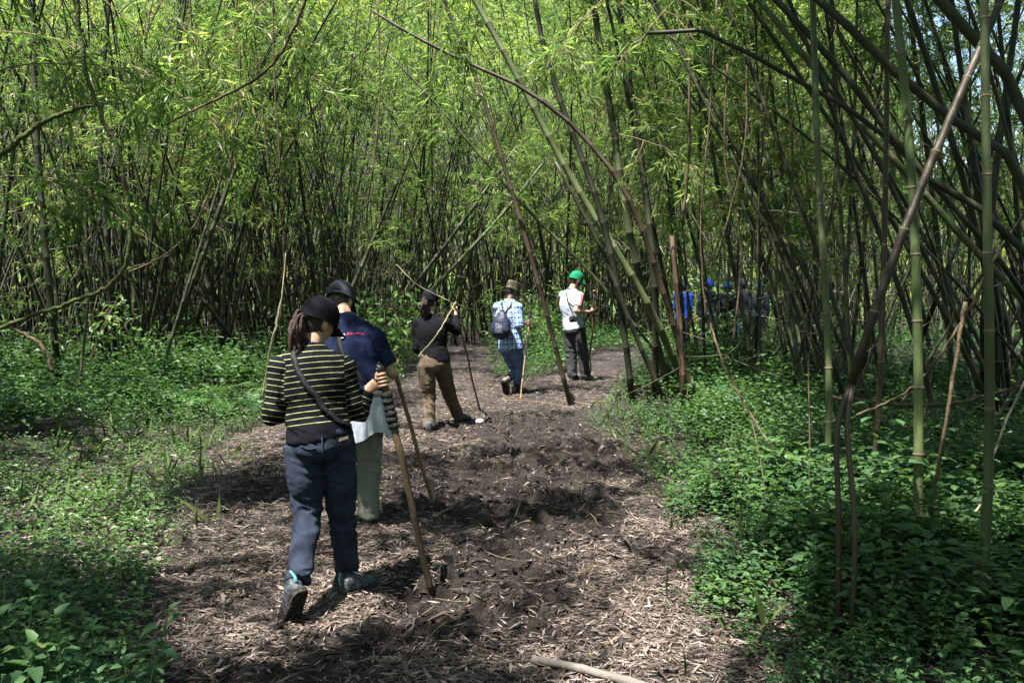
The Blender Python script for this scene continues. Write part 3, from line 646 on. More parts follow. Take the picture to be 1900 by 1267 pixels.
for i, (px, py, lab) in enumerate([(930, 668, 0), (960, 672, 0), (1000, 668, 0), (1035, 662, 0), (975, 655, 0), (940, 650, 0), (1010, 650, 0), (1060, 650, 0), (760, 672, 0), (735, 690, 2), (710, 700, 2), (660, 700, 2), (780, 650, 0), (1000, 640, 0), (1030, 630, 0), (985, 655, 0), (1050, 640, 0), (960, 628, 0), (830, 622, 0), (790, 635, 0), (1390, 700, 1), (1360, 690, 1), (1430, 705, 1), (1410, 680, 1), (1450, 690, 1), (1340, 670, 1), (690, 655, 2), (640, 665, 2), (590, 670, 2), (720, 665, 2), (560, 680, 2), (900, 622, 0), (1500, 690, 1), (1560, 700, 1), (1640, 690, 1), (1720, 700, 1), (1470, 650, 1), (1285, 640, 1), (1310, 628, 1), (1335, 632, 1), (1365, 640, 1), (1400, 636, 1), (1420, 645, 1), (1260, 650, 1), (1295, 660, 1), (1275, 645, 4), (1320, 648, 4), (1355, 646, 4), (1390, 648, 4), (1418, 642, 4), (1300, 640, 4), (1340, 638, 4), (30, 735, 3), (150, 725, 3), (270, 712, 3), (340, 695, 3)]):
    p = gnd(px, py); e = empty('shrub', p); e.rotation_euler = (0, 0, rs.uniform(0, 6.28)); s = rs.uniform(.75, 1.15) * (1.25 if lab == 4 else 1); e.scale = (s, s, s)
    tag(e, ['leafy shrub growing beyond the grassy island in the trail', 'leafy shrub growing in front of the people in blue', 'leafy shrub at the trail edge beyond the hiker in navy', 'leafy shrub among the stems behind the ferns', 'tall leafy shrub half hiding the people in blue'][lab], 'shrub', ['shrubs beyond the grassy island', 'shrubs before the people in blue', 'shrubs beyond the hiker in navy', 'shrubs behind the ferns', 'tall shrubs half hiding the people in blue'][lab])
    for nm, me in zip(('stems', 'foliage'), SHRUB[i % 5]):
        o = bpy.data.objects.new(nm, me); COL.objects.link(o); o.parent = e

# ================================================================== SINGLE BAMBOOS, VINES, BRANCHES
def nodes_along(P, step):
    C = catmull(np.array([tuple(p) for p in P]), 12); d = np.concatenate([[0], np.cumsum(np.linalg.norm(np.diff(C, axis=0), axis=1))]); n = max(3, int(d[-1] / step)); t = np.linspace(0, d[-1], n + 1)
    return np.stack([np.interp(t, d, C[:, k]) for k in range(3)], 1)
def hero(pts, r0, r1, mt, label, leafy=0., step=.36, name='bamboo', cat='bamboo', rings=False, group=None):
    """pts: (px, py, depth) from the foot upwards; depth None = standing on the ground there"""
    P = [gnd(p[0], p[1], -.03) if p[2] is None else at(*p) for p in pts]; Nn = nodes_along(P, step)
    V, Q, T, nd = culm_geo(Nn, r0, r1, 12 if rings else 9, 1.10)
    e = empty(name, P[0]); tag(e, label, cat, group)
    c = MB().add(V, Q, T, nd).obj('culm', MT[mt], e, True, 'nd')
    if rings:
        Tn = np.gradient(Nn, axis=0)
        for i in range(1, len(Nn) - 1):
            r = (r0 + (r1 - r0) * (i / (len(Nn) - 1)) ** 1.3); t = nrm(Tn[i]); px_z = Nn[i][2]
            if px_z > 6: break
            V, Q, T = tube([Nn[i] - t * .007, Nn[i] - t * .003, Nn[i] + t * .003, Nn[i] + t * .007], [r * 1.05, r * 1.17, r * 1.16, r * 1.04], 12, 1)
            MB().add(V, Q, T).obj('node', MT['node'], c)
    if leafy:
        tw, lv = foliage(Nn, 1, np.random.default_rng(int(abs(pts[0][0])) + 3), leafy, .8, top=1.1); tw.obj('branches', MT['twig'], e)['kind'] = 'stuff'; ob('leaves', mk('leaves', *lv, smooth=False), MT['bamboo_leaf'], e)['kind'] = 'stuff'
    return e
pmat('node', [(.075, .065, .035), (.13, .115, .07)], .7, 20)
G = None
hero([(1532, 985, G), (1538, 700, 6.1), (1518, 300, 6.2), (1508, 0, 6.3), (1502, -260, 6.4), (1490, -700, 6.6)], .025, .016, 'culm_green', 'straight green bamboo pole rising from the undergrowth next to the fallen branch', .62, rings=True)
hero([(1702, 1090, G), (1704, 700, 5.0), (1692, 330, 5.05), (1662, 0, 5.1), (1640, -200, 5.2), (1600, -600, 5.4)], .028, .018, 'culm_green', 'thick green bamboo pole with bold joints, wound by a thin vine', .66, rings=True)
hero([(1818, 1195, G), (1836, 800, 4.25), (1830, 300, 4.3), (1826, 0, 4.35), (1820, -300, 4.4), (1800, -800, 4.6)], .023, .015, 'culm_green', 'straight green bamboo pole with a reddish foot among broad leaves', .7, rings=True)
hero([(1612, 1000, G), (1630, 760, 6.0), (1642, 400, 6.1), (1647, 0, 6.2), (1650, -300, 6.3)], .021, .014, 'culm_dead', 'dark purplish brown bamboo pole between two green ones', 0, rings=True)
# dead leaning culm, split into two stalks near the ground
e = hero([(1572, 735, 4.45), (1650, 500, 4.5), (1735, 285, 4.6), (1858, 0, 4.8), (1960, -230, 5.0)], .022, .018, 'culm_dead', 'dead brown bamboo leaning over, split into two stalks near the ground', rings=True, step=.42)
for pts in ([(1556, 1195, G), (1556, 960, 4.2), (1553, 800, 4.3), (1578, 715, 4.45)], [(1580, 1205, G), (1586, 980, 4.15), (1572, 800, 4.3), (1580, 715, 4.45)]):
    P = [gnd(p[0], p[1], -.02) if p[2] is None else at(*p) for p in pts]; MB().add(*tube(P, [.012, .013, .014, .018], 8, 6)).obj('stalk', MT['culm_dead'], e)
FAN = [([(2165, 930, 5.2), (1900, 205, 5.3), (1740, 0, 5.4), (1600, -150, 5.5), (1350, -330, 5.7)], .05, 'heavy dark bamboo slanting highest across the crossing stems'),
       ([(2150, 985, 5.8), (1900, 340, 5.9), (1720, 190, 6.0), (1520, 0, 6.1), (1380, -110, 6.2)], .046, 'heavy dark bamboo slanting behind the dead leaning one'),
       ([(2110, 985, 6.3), (1905, 475, 6.4), (1720, 330, 6.5), (1560, 130, 6.6), (1430, -10, 6.7), (1300, -160, 6.9)], .04, 'dark mossy bamboo slanting low through the crossing stems'),
       ([(1850, 815, G), (1845, 600, 9.2), (1800, 380, 8.9), (1720, 110, 8.7), (1660, -60, 8.6)], .05, 'dark bamboo curving up out of the shaggy clump'),
       ([(1880, 800, G), (1850, 560, 9.3), (1800, 250, 9.2), (1765, 0, 9.1), (1740, -200, 9.0)], .045, 'dark bamboo standing steeply in the shaggy clump'),
       ([(1830, 790, G), (1825, 600, 9.5), (1850, 300, 9.6), (1890, 0, 9.8), (1900, -150, 9.9)], .055, 'dark bamboo leaning outward from the shaggy clump'),
       ([(1960, 620, 8.2), (1800, 455, 8.3), (1680, 320, 8.4), (1570, 200, 8.5), (1440, 40, 8.7), (1330, -90, 8.9)], .047, 'pale grey-green bamboo slanting behind the dark ones'),
       ([(1680, 715, G), (1735, 560, 11.5), (1800, 390, 11.4), (1870, 200, 11.3), (1950, -20, 11.2)], .045, 'dark bamboo leaning the opposite way behind the pole wound by a vine'),
       ([(1700, 860, G), (1630, 780, 7.9), (1560, 600, 8.1), (1500, 420, 8.2), (1420, 200, 8.4), (1330, -40, 8.6)], .03, 'thin dark bamboo leaning over behind the fallen branch'),
       ([(1470, 740, G), (1520, 480, 12.4), (1590, 250, 12.3), (1640, 60, 12.2), (1660, -60, 12.1)], .035, 'dark bamboo leaning toward the clump above the fallen branch'),
       ([(1540, 720, G), (1490, 560, 13.4), (1420, 400, 13.3), (1370, 200, 13.2), (1300, 0, 13.0)], .04, 'dark bamboo leaning behind the tangle of lianas'),
       ([(1915, 570, 7.0), (1835, 460, 7.0), (1640, 250, 7.1), (1480, 150, 7.2), (1390, 100, 7.2), (1290, 55, 7.3), (1200, 62, 7.4)], .03, 'mossy ragged bamboo arching low over the undergrowth')]
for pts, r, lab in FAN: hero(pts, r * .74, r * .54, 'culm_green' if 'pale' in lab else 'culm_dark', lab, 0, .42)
MID = [([(1060, 757, G), (1003, 540, 11.8), (945, 340, 11.9), (885, 150, 12.0), (822, 0, 12.1), (780, -100, 12.2)], .032, .024, 'culm_dead', 'dead brown bamboo leaning over the trail beside the man in plaid'),
       ([(1300, 770, G), (1185, 410, 11.0), (1090, 262, 11.1), (980, 170, 11.2), (870, 118, 11.3), (770, 68, 11.4), (690, 20, 11.5)], .038, .018, 'culm_dead', 'ragged brown bamboo arching over the trail with a clot of dry leaves'),
       ([(1282, 745, G), (1200, 560, 11.9), (1060, 330, 12.0), (945, 115, 12.1), (880, 0, 12.2), (820, -110, 12.3)], .05, .035, 'culm_green', 'pale green bamboo leaning far out over the trail'),
       ([(1245, 735, G), (1172, 450, 12.4), (1140, 250, 12.5), (1100, 0, 12.6), (1070, -200, 12.7)], .055, .04, 'culm', 'thick green bamboo leaning a little at the edge of the clump'),
       ([(1270, 725, G), (1195, 625, 12.9), (1090, 500, 13), (965, 375, 13.1), (820, 205, 13.3), (720, 100, 13.4)], .028, .016, 'culm', 'thin green bamboo leaning nearly flat above the man in the green cap'),
       ([(1175, 757, G), (1150, 560, 11.8), (1110, 380, 11.8), (1020, 130, 11.9), (985, -40, 12.0)], .045, .03, 'culm_dark', 'dark bamboo at the trail edge beside the man in the green cap'),
       ([(1215, 745, G), (1215, 520, 12.1), (1190, 300, 12.2), (1155, 60, 12.3), (1140, -100, 12.4)], .05, .035, 'culm_dark', 'dark upright bamboo at the front of the clump'),
       ([(1240, 760, G), (1170, 600, 11.6), (1120, 470, 11.6), (1030, 300, 11.7)], .035, .02, 'culm_dark', 'short dark bamboo leaning at the front of the clump'),
       ([(112, 728, G), (92, 540, 13.3), (70, 280, 13.4), (60, 0, 13.5), (62, -150, 13.5)], .052, .04, 'culm_dark', 'dark upright bamboo at the leafy edge of the thicket'),
       ([(218, 708, G), (203, 500, 14.4), (186, 260, 14.5), (203, 0, 14.6), (210, -100, 14.6)], .04, .028, 'culm_dark', 'dark crooked bamboo beside a straight one at the thicket edge'),
       ([(290, 700, G), (360, 520, 14.9), (430, 330, 15.0), (500, 180, 15.1), (560, 30, 15.2)], .045, .03, 'culm', 'green bamboo leaning across the others behind the ferns'),
       ([(480, 690, G), (380, 560, 15.8), (300, 440, 15.9), (230, 300, 16)], .04, .025, 'culm_dark', 'dark bamboo leaning the other way behind the ferns'),
       ([(700, 655, G), (800, 540, 19.8), (930, 400, 20), (1010, 300, 20.2)], .05, .03, 'culm_green', 'pale bamboo slanting steeply behind the woman in black'),
       ([(660, 665, G), (760, 540, 18.8), (860, 410, 19), (960, 270, 19.2)], .05, .03, 'culm', 'mossy bamboo slanting low behind the woman in black'),
       ([(560, 690, G), (640, 560, 15.7), (690, 450, 15.8), (740, 330, 15.9)], .05, .03, 'culm', 'mossy bamboo slanting behind the man in navy')]
for pts, r0, r1, mt, lab in MID: hero(pts, r0, r1, mt, lab, .55 if mt in ('culm', 'culm_green') else 0, .40)
# shady tangle of crossing stems beyond the upright poles
rsT = np.random.default_rng(88)
for i in range(34):
    Yb = rsT.uniform(7.5, 13); px = rsT.uniform(1540, 2080); lean = rsT.uniform(.03, .62) * (-1 if rsT.random() < .58 else .9); b = gnd(px, CY - 116.5 + F_PX * CAM_H / Yb); r = rsT.uniform(.013, .029); L = rsT.uniform(5, 7.5); th = math.atan(lean); bend = rsT.uniform(.0, .45) * np.sign(lean); P = [np.array((b.x, b.y, -.03))]
    for q in range(5): th += bend / 5; P.append(P[-1] + L / 5 * np.array((math.sin(th), rsT.normal(0, .06), math.cos(th))))
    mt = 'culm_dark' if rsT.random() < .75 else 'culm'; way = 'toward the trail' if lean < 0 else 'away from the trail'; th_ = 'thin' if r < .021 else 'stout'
    e = empty('bamboo', P[0]); V, Q, T, nd = culm_geo(nodes_along(P, .38), r, r * .6, 8, 1.1); MB().add(V, Q, T, nd).obj('culm', MT[mt], e, True, 'nd'); sh = 'dark' if mt == 'culm_dark' else 'mossy'
    tag(e, f'{th_} {sh} bamboo leaning {way} in the shady tangle of crossing stems', 'bamboo', f'{th_} {sh} bamboos leaning {way} in the shady tangle')
# leafy branches hanging into the clearing from bamboos at its side
rsS = np.random.default_rng(31)
for i, (px, py, Y, dx, dz, L) in enumerate([(-60, 60, 7.5, 1, -.1, 1.6), (90, -60, 8, .8, -.5, 1.6), (230, -50, 8.5, .7, -.6, 1.6), (380, -60, 9, .5, -.6, 1.5), (-40, 340, 7, 1, .1, 1.1), (560, -50, 9.5, -.4, -.7, 1.5), (-50, 150, 6.5, 1, .15, 1.1), (760, -60, 10, .3, -.8, 1.3), (1180, -50, 9, -.5, -.6, 1.3), (1330, -50, 8.5, -.5, -.5, 1.2), (240, 120, 9, .8, -.5, 1.3), (1150, 250, 10.5, .6, -.3, 1.0)]):
    b = v0 = np.array(tuple(at(px, py, Y))); d = nrm(np.array((dx, rsS.normal(0, .15), dz + .25))); P = [b]
    for q in range(7): d = nrm(d + np.array((0, 0, -.09)) + rsS.normal(0, .05, 3)); P.append(P[-1] + d * L / 7)
    e = empty('bamboo_branch', b); way = 'sunlit' if px < 800 else 'shaded'
    tag(e, ['slender leafy bamboo branch hanging out before the bright thicket', 'slender leafy bamboo branch hanging beside the ragged arching bamboo'][px > 800], 'bamboo branch', ['leafy bamboo branches before the thicket', 'leafy bamboo branches by the arching bamboo'][px > 800])
    MB().add(*tube(P, np.linspace(.007, .002, 8), 5, 1)).obj('stem', MT['twig'], e)
    tw, lv = foliage(np.array(P), 1, rsS, .1, .2, (.3, .9), (.10, .18), 2.); tw.obj('branches', MT['twig'], e)['kind'] = 'stuff'; ob('leaves', mk('leaves', *lv, smooth=False), MT['bamboo_leaf'], e)['kind'] = 'stuff'
# broken dead stump
st = hero([(1268, 780, G), (1264, 640, 10.9), (1256, 540, 10.9), (1246, 438, 10.9)], .036, .028, 'dead_bark', 'broken tan dead bamboo stump standing before the people in blue', rings=False, step=.5)

def strand(name, cat, pts, rad, mt, label, sub=8, n=6, leafy=0, group=None):
    P = [gnd(p[0], p[1], .015) if p[2] is None else at(*p) for p in pts]
    rad = rad if isinstance(rad, (list, tuple)) else [rad] * len(P)
    C = catmull(np.hstack([np.array([tuple(p) for p in P]), np.array(rad)[:, None]]), sub); r2 = np.random.default_rng(int(pts[0][0] * 7 + pts[-1][1]) % 9999)
    C[:, :3] += r2.normal(0, 1, (len(C), 3)) * (C[:, 3:4] * .35)
    V, Q, T = tube(C[:, :3], C[:, 3], n, 1)
    if leafy:
        e = empty(name, P[0]); MB().add(V, Q, T).obj('stem', MT[mt], e); k = leafy; idx = r2.integers(0, len(C), k)
        L = r2.uniform(.05, .10, k); ob('leaves', mk('leaves', *leaves_hi(C[idx, :3], r2.normal(size=(k, 3)), r2.normal(0, .4, (k, 3)) + (0, 0, 1), L, L * .6), smooth=True), MT['low_leaf'], e); o = e
    else: o = MB().add(V, Q, T).obj(name, MT[mt])
    return tag(o, label, cat, group)
strand('liana', 'vine', [(138, -30, 4.6), (165, 150, 4.6), (212, 265, 4.6), (238, 380, 4.6), (240, 470, 4.6), (205, 527, 4.6), (130, 562, 4.6), (45, 590, 4.6), (-60, 640, 4.6)], .012, 'mossy_vine', 'mossy green liana hanging in a wide hook before the thicket')
strand('liana', 'vine', [(580, -40, 6), (553, 35, 6), (510, 115, 6), (455, 158, 6), (380, 195, 6), (300, 235, 6.2)], [.011, .011, .010, .009, .008, .004], 'vine', 'brown liana curving in an arc through the bright leaves')
strand('hanging_branch', 'branch', [(-40, 320, 5), (0, 290, 5), (60, 240, 5), (115, 212, 5), (190, 190, 5)], [.022, .018, .016, .013, .005], 'mossy_vine', 'thick mossy branch end poking into the leaves')
for i, (pts, r) in enumerate([([(437, -20, 9), (445, 120, 9), (438, 230, 9), (425, 330, 9)], .010), ([(352, -20, 9), (360, 100, 9), (385, 180, 9), (412, 260, 9), (440, 330, 9)], .008),
        ([(505, -20, 8.5), (510, 160, 8.5), (522, 330, 8.5), (527, 480, 8.5), (520, 600, 8.5)], .007), ([(466, -20, 9), (478, 130, 9), (490, 230, 9), (500, 330, 9)], .008), ([(395, 340, 8), (360, 420, 8), (310, 470, 8), (240, 505, 8)], .008),
        ([(700, 0, 10), (705, 180, 10), (690, 330, 10)], .009), ([(1330, 0, 9), (1318, 200, 9), (1300, 420, 9), (1310, 600, 9)], .009), ([(1275, 20, 10), (1280, 250, 10), (1265, 420, 10)], .016), ([(1350, 120, 9), (1345, 300, 9), (1375, 460, 9), (1360, 640, 9)], .010),
        ([(1385, 110, 8.5), (1380, 280, 8.5), (1330, 480, 8.5)], .008), ([(1460, 130, 8), (1470, 330, 8), (1440, 480, 8), (1450, 640, 8)], .009), ([(1430, 120, 8), (1410, 330, 8), (1405, 560, 8)], .008), ([(1560, 200, 7), (1545, 380, 7), (1555, 560, 7)], .007)]):
    strand('liana', 'vine', pts, r, 'vine', 'thin brown liana hanging straight down among the leaves' if pts[0][0] < 800 else 'thin brown liana hanging from the ragged arching bamboo', group='thin lianas over the leaves' if pts[0][0] < 800 else 'lianas hanging from the arching bamboo')
strand('hanging_stalk', 'stalk', [(530, 470, 5.6), (524, 540, 5.55), (512, 605, 5.5), (500, 655, 5.5), (486, 742, 5.5)], [.003, .004, .008, .007, .005], 'pale_vine', 'pale dry stalk dangling beside the striped sweater')
strand('hanging_vine', 'vine', [(846, 560, 8), (826, 595, 8), (806, 628, 8), (775, 662, 8)], .006, 'pale_vine', 'pale vine curving across the back of the woman in black')
strand('hanging_vine', 'vine', [(735, 490, 8.4), (770, 525, 8.4), (805, 545, 8.4), (850, 565, 8.4), (880, 575, 8.4)], .004, 'pale_vine', 'thin pale vine stretched above the woman in black')
strand('fallen_branch', 'branch', [(1528, 736, 7), (1600, 742, 6.9), (1700, 752, 6.8), (1770, 748, 6.7), (1840, 732, 6.6), (1930, 705, 6.5)], [.016, .015, .015, .014, .013, .011], 'vine', 'dark fallen branch lying level across the bamboo poles', n=8)
strand('bent_twig', 'twig', [(1590, 768, 5.3), (1650, 745, 5.3), (1700, 712, 5.2), (1750, 650, 5.2), (1800, 570, 5.2), (1850, 470, 5.1)], .008, 'vine', 'bent brown twig rising in front of the thick green pole')
strand('liana', 'vine', [(1318, 600, 8), (1345, 680, 7.6), (1400, 780, 7.2), (1450, 850, 6.8), (1500, 890, 6.6), (1580, 925, 6.4), (1650, 935, 6.3)], .010, 'vine', 'brown liana sagging down into the undergrowth')
strand('dry_stick', 'stick', [(1835, 880, 5.4), (1860, 800, 5.45), (1905, 700, 5.5)], .008, 'grey_wood', 'grey dry stick propped up in the undergrowth')
strand('dry_stick', 'stick', [(1780, 1010, 5.0), (1805, 960, 5.0), (1830, 920, 5.0)], .007, 'pale_vine', 'short pale stick poking from the undergrowth')
strand('sapling', 'sapling', [(1500, 960, 5.9), (1503, 830, 5.9), (1500, 700, 6.0), (1508, 560, 6.1)], .005, 'vine', 'thin dark stem standing close to the straight green pole')
strand('sapling', 'sapling', [(1425, 985, 5.9), (1415, 880, 6.0), (1395, 780, 6.2)], .005, 'vine', 'thin dark stem standing alone in the undergrowth')
strand('sapling', 'sapling', [(1715, 1015, 4.9), (1740, 880, 4.9), (1765, 720, 4.95), (1790, 560, 5.0)], .011, 'vine', 'brown stem slanting beside the thick green pole')
strand('climbing_vine', 'vine', [(1695, 985, 4.92), (1715, 960, 4.96), (1695, 930, 4.94), (1720, 880, 4.94), (1740, 890, 4.9)], .003, 'vine', 'thin vine wound around the thick green pole')
strand('liana', 'vine', [(0, 600, 7), (40, 618, 7), (75, 640, 7), (100, 690, 7)], .014, 'vine', 'bent brown branch stub at the thicket edge')
# pole lying on the trail
def fallen_pole():
    P = [gnd(988, 1222, .035), gnd(1060, 1236, .03), gnd(1140, 1256, .028), gnd(1260, 1295, .026)]; Nn = nodes_along(P, .2)
    V, Q, T, nd = culm_geo(Nn, .017, .024, 12, 1.08); o = MB().add(V, Q, T, nd).obj('fallen_pole', MT['grey_wood'], None, True, 'nd')
    tag(o, 'grey weathered bamboo pole lying on the trail', 'pole')
    for i, pts in enumerate([[(930, 742), (1000, 745), (1075, 760)], [(1040, 735), (1080, 748), (1130, 752)]]):
        P = [gnd(*p, .03) for p in pts]; tag(MB().add(*tube(P, [.006, .005, .003], 5, 6)).obj('fallen_twig', MT['twig']), ['long pale twig lying behind the stick of the man in plaid', 'pale twig lying at the foot of the dead leaning bamboo'][i], 'twig')
    c = gnd(890, 782, .035); V, Q, T = ellipsoid(c, ((.048, 0, 0), (0, .04, 0), (0, 0, .036)), 16, 10); V = V + (noise3(V * 30, 2)[:, None] - .5) * .008
    tag(MB().add(V, Q, T).obj('pebble', MT['stone']), 'small pale rounded stone on the trail', 'stone')
fallen_pole()

# ================================================================== PEOPLE
def skin_mat(name, c): return pmat(name, [tuple(v * .82 for v in c), c], .5, 14, 4, .12, 180, .35)
skin_mat('skin_light', (.50, .29, .20)); skin_mat('skin_tan', (.40, .235, .155)); skin_mat('skin_brown', (.16, .085, .055))
def cloth(name, stops, rough=.9, scale=14, bump=.5, bscale=16, stretch=(1, 1, .45), spec=.06, sheen=.0): return pmat(name, stops, rough, scale, 5, bump, bscale, spec, stretch, sheen=sheen)
cloth('black_cloth', [(.004, .004, .005), (.008, .008, .010)]); cloth('cap_black', [(.004, .0045, .006), (.009, .0095, .012)], bump=.3, bscale=60)
cloth('navy_jeans', [(.018, .023, .037), (.031, .038, .058)]); cloth('navy_tee', [(.007, .010, .030), (.014, .020, .052)])
cloth('khaki', [(.075, .056, .038), (.115, .088, .062)]); cloth('grey_green', [(.13, .14, .12), (.19, .20, .17)]); cloth('white_grey', [(.36, .38, .44), (.46, .48, .54)], scale=30)
cloth('charcoal', [(.028, .027, .031), (.048, .047, .051)]); cloth('denim', [(.045, .075, .15), (.09, .13, .22)], scale=25); cloth('polo', [(.30, .335, .40), (.40, .435, .49)])
cloth('cap_grey', [(.03, .034, .045), (.055, .06, .075)], bump=.3); cloth('cap_olive', [(.09, .085, .06), (.15, .14, .10)], bump=.3, bscale=70); cloth('cap_green', [(.008, .13, .062), (.014, .18, .085)], bump=.4, bscale=60)
cloth('porter_blue', [(.006, .024, .20), (.012, .042, .29)]); cloth('porter_navy', [(.007, .008, .016), (.014, .015, .026)]); cloth('dark_collar', [(.05, .06, .09), (.09, .1, .14)]); cloth('sock', [(.015, .018, .03), (.03, .032, .045)])
pmat('hair_dark', [(.012, .008, .007), (.035, .02, .016)], .45, 60, 4, .6, 140, .4, stretch=(3, 3, .3)); pmat('hair_brown', [(.02, .010, .008), (.055, .025, .02)], .4, 60, 4, .6, 140, .4, stretch=(3, 3, .3))
pmat('shoe_grey', [(.05, .055, .065), (.11, .12, .135)], .7, 40, 4, .4, 80); pmat('shoe_blue', [(.02, .024, .03), (.05, .058, .066), (.13, .145, .16)], .65, 40, 4, .4, 80); pmat('shoe_brown', [(.09, .075, .06), (.17, .15, .125)], .7, 40, 4, .4, 80)
pmat('rubber', [(.014, .012, .012), (.05, .04, .035)], .85, 30, 6, 1, 50); pmat('teal', [(.10, .30, .30)], .7); pmat('strap_black', [(.005, .005, .006), (.009, .009, .011)], .6, 40, 3, .3, 200)
pmat('camera_black', [(.014, .014, .016), (.022, .022, .025)], .4, 40, 3, .2, 200, .5); pmat('glass_dark', [(.006, .006, .008)], .08, spec=.8); pmat('lens_chrome', [(.4, .4, .42)], .3, metal=.8); pmat('white_plastic', [(.75, .74, .76)], .4)
pmat('phone_pink', [(.55, .38, .34)], .35, metal=.4); pmat('red_print', [(.62, .02, .04)], .7); pmat('pink_stripe', [(.75, .16, .22)], .8); pmat('eye', [(.05, .03, .02)], .15, spec=.6)
pmat('stick_wood', [(.07, .046, .024), (.13, .085, .042), (.19, .13, .07)], .55, 7, 6, .3, 40, .35, stretch=(2, 2, .5)); pmat('stick_dark', [(.022, .015, .010), (.06, .04, .022), (.12, .08, .042)], .6, 5, 6, .4, 40, .3, stretch=(2, 2, .4)); pmat('wrap_fur', [(.008, .008, .008), (.03, .028, .026)], .9, 60, 4, 1, 90)
pmat('bag_navy', [(.006, .009, .022), (.013, .018, .04)], .55, 12, 5, .6, 14, .3); pmat('bag_print', [(.02, .026, .06), (.04, .045, .08), (.28, .27, .25)], .7, 55, 5)
def pattern_cloth(name, kind):
    m = bpy.data.materials.new(name); m.use_nodes = True; nt = m.node_tree; b = nt.nodes['Principled BSDF']; b.inputs['Roughness'].default_value = .9; b.inputs['Specular IOR Level'].default_value = .1
    a = node(nt, 'ShaderNodeAttribute', attribute_name='cl'); sp = node(nt, 'ShaderNodeSeparateXYZ'); nt.links.new(a.outputs['Vector'], sp.inputs[0])
    def band(src, period, width, off=0.):
        d = node(nt, 'ShaderNodeMath', operation='MULTIPLY_ADD'); d.inputs[1].default_value = 1 / period; d.inputs[2].default_value = off + 50; nt.links.new(src, d.inputs[0])
        f = node(nt, 'ShaderNodeMath', operation='FRACT'); nt.links.new(d.outputs[0], f.inputs[0]); l = node(nt, 'ShaderNodeMath', operation='LESS_THAN'); l.inputs[1].default_value = width; nt.links.new(f.outputs[0], l.inputs[0]); return l.outputs[0]
    def mix(fac, c1, c2, fm=1.):
        x = node(nt, 'ShaderNodeMixRGB'); nt.links.new(fac, x.inputs[0])
        for k, c in ((1, c1), (2, c2)):
            if isinstance(c, tuple): x.inputs[k].default_value = (*c, 1)
            else: nt.links.new(c, x.inputs[k])
        return x.outputs[0]
    if kind == 'stripe':
        z = node(nt, 'ShaderNodeMath', operation='GREATER_THAN'); z.inputs[1].default_value = .005; nt.links.new(sp.outputs['Z'], z.inputs[0])
        bd = node(nt, 'ShaderNodeMath', operation='MULTIPLY'); nt.links.new(band(sp.outputs['X'], .0305, .085), bd.inputs[0]); nt.links.new(z.outputs[0], bd.inputs[1])
        c = mix(bd.outputs[0], (.0045, .005, .007), (.36, .39, .16))
    else:
        c = mix(band(sp.outputs['X'], .075, .38), (.10, .19, .42), (.03, .06, .17)); c2 = mix(band(sp.outputs['Y'], .075, .38), (.11, .20, .43), (.03, .06, .16))
        x = node(nt, 'ShaderNodeMixRGB', blend_type='MIX'); x.inputs[0].default_value = .5; nt.links.new(c, x.inputs[1]); nt.links.new(c2, x.inputs[2]); c = x.outputs[0]
        for s, p, o in (('X', .075, .5), ('Y', .075, .5), ('X', .0375, .2), ('Y', .0375, .2)): c = mix(band(sp.outputs[s], p, .13, o), c, (.33, .40, .54))
    nt.links.new(c, b.inputs['Base Color'])
    tc = node(nt, 'ShaderNodeTexCoord'); n2 = node(nt, 'ShaderNodeTexNoise'); n2.inputs['Scale'].default_value = 22; n2.inputs['Detail'].default_value = 5; nt.links.new(tc.outputs['Object'], n2.inputs[0]); bp = node(nt, 'ShaderNodeBump'); bp.inputs['Strength'].default_value = .45; bp.inputs['Distance'].default_value = .02; nt.links.new(n2.outputs[0], bp.inputs['Height']); nt.links.new(bp.outputs[0], b.inputs['Normal'])
    MT[name] = m
pattern_cloth('striped_knit', 'stripe'); pattern_cloth('plaid', 'plaid')

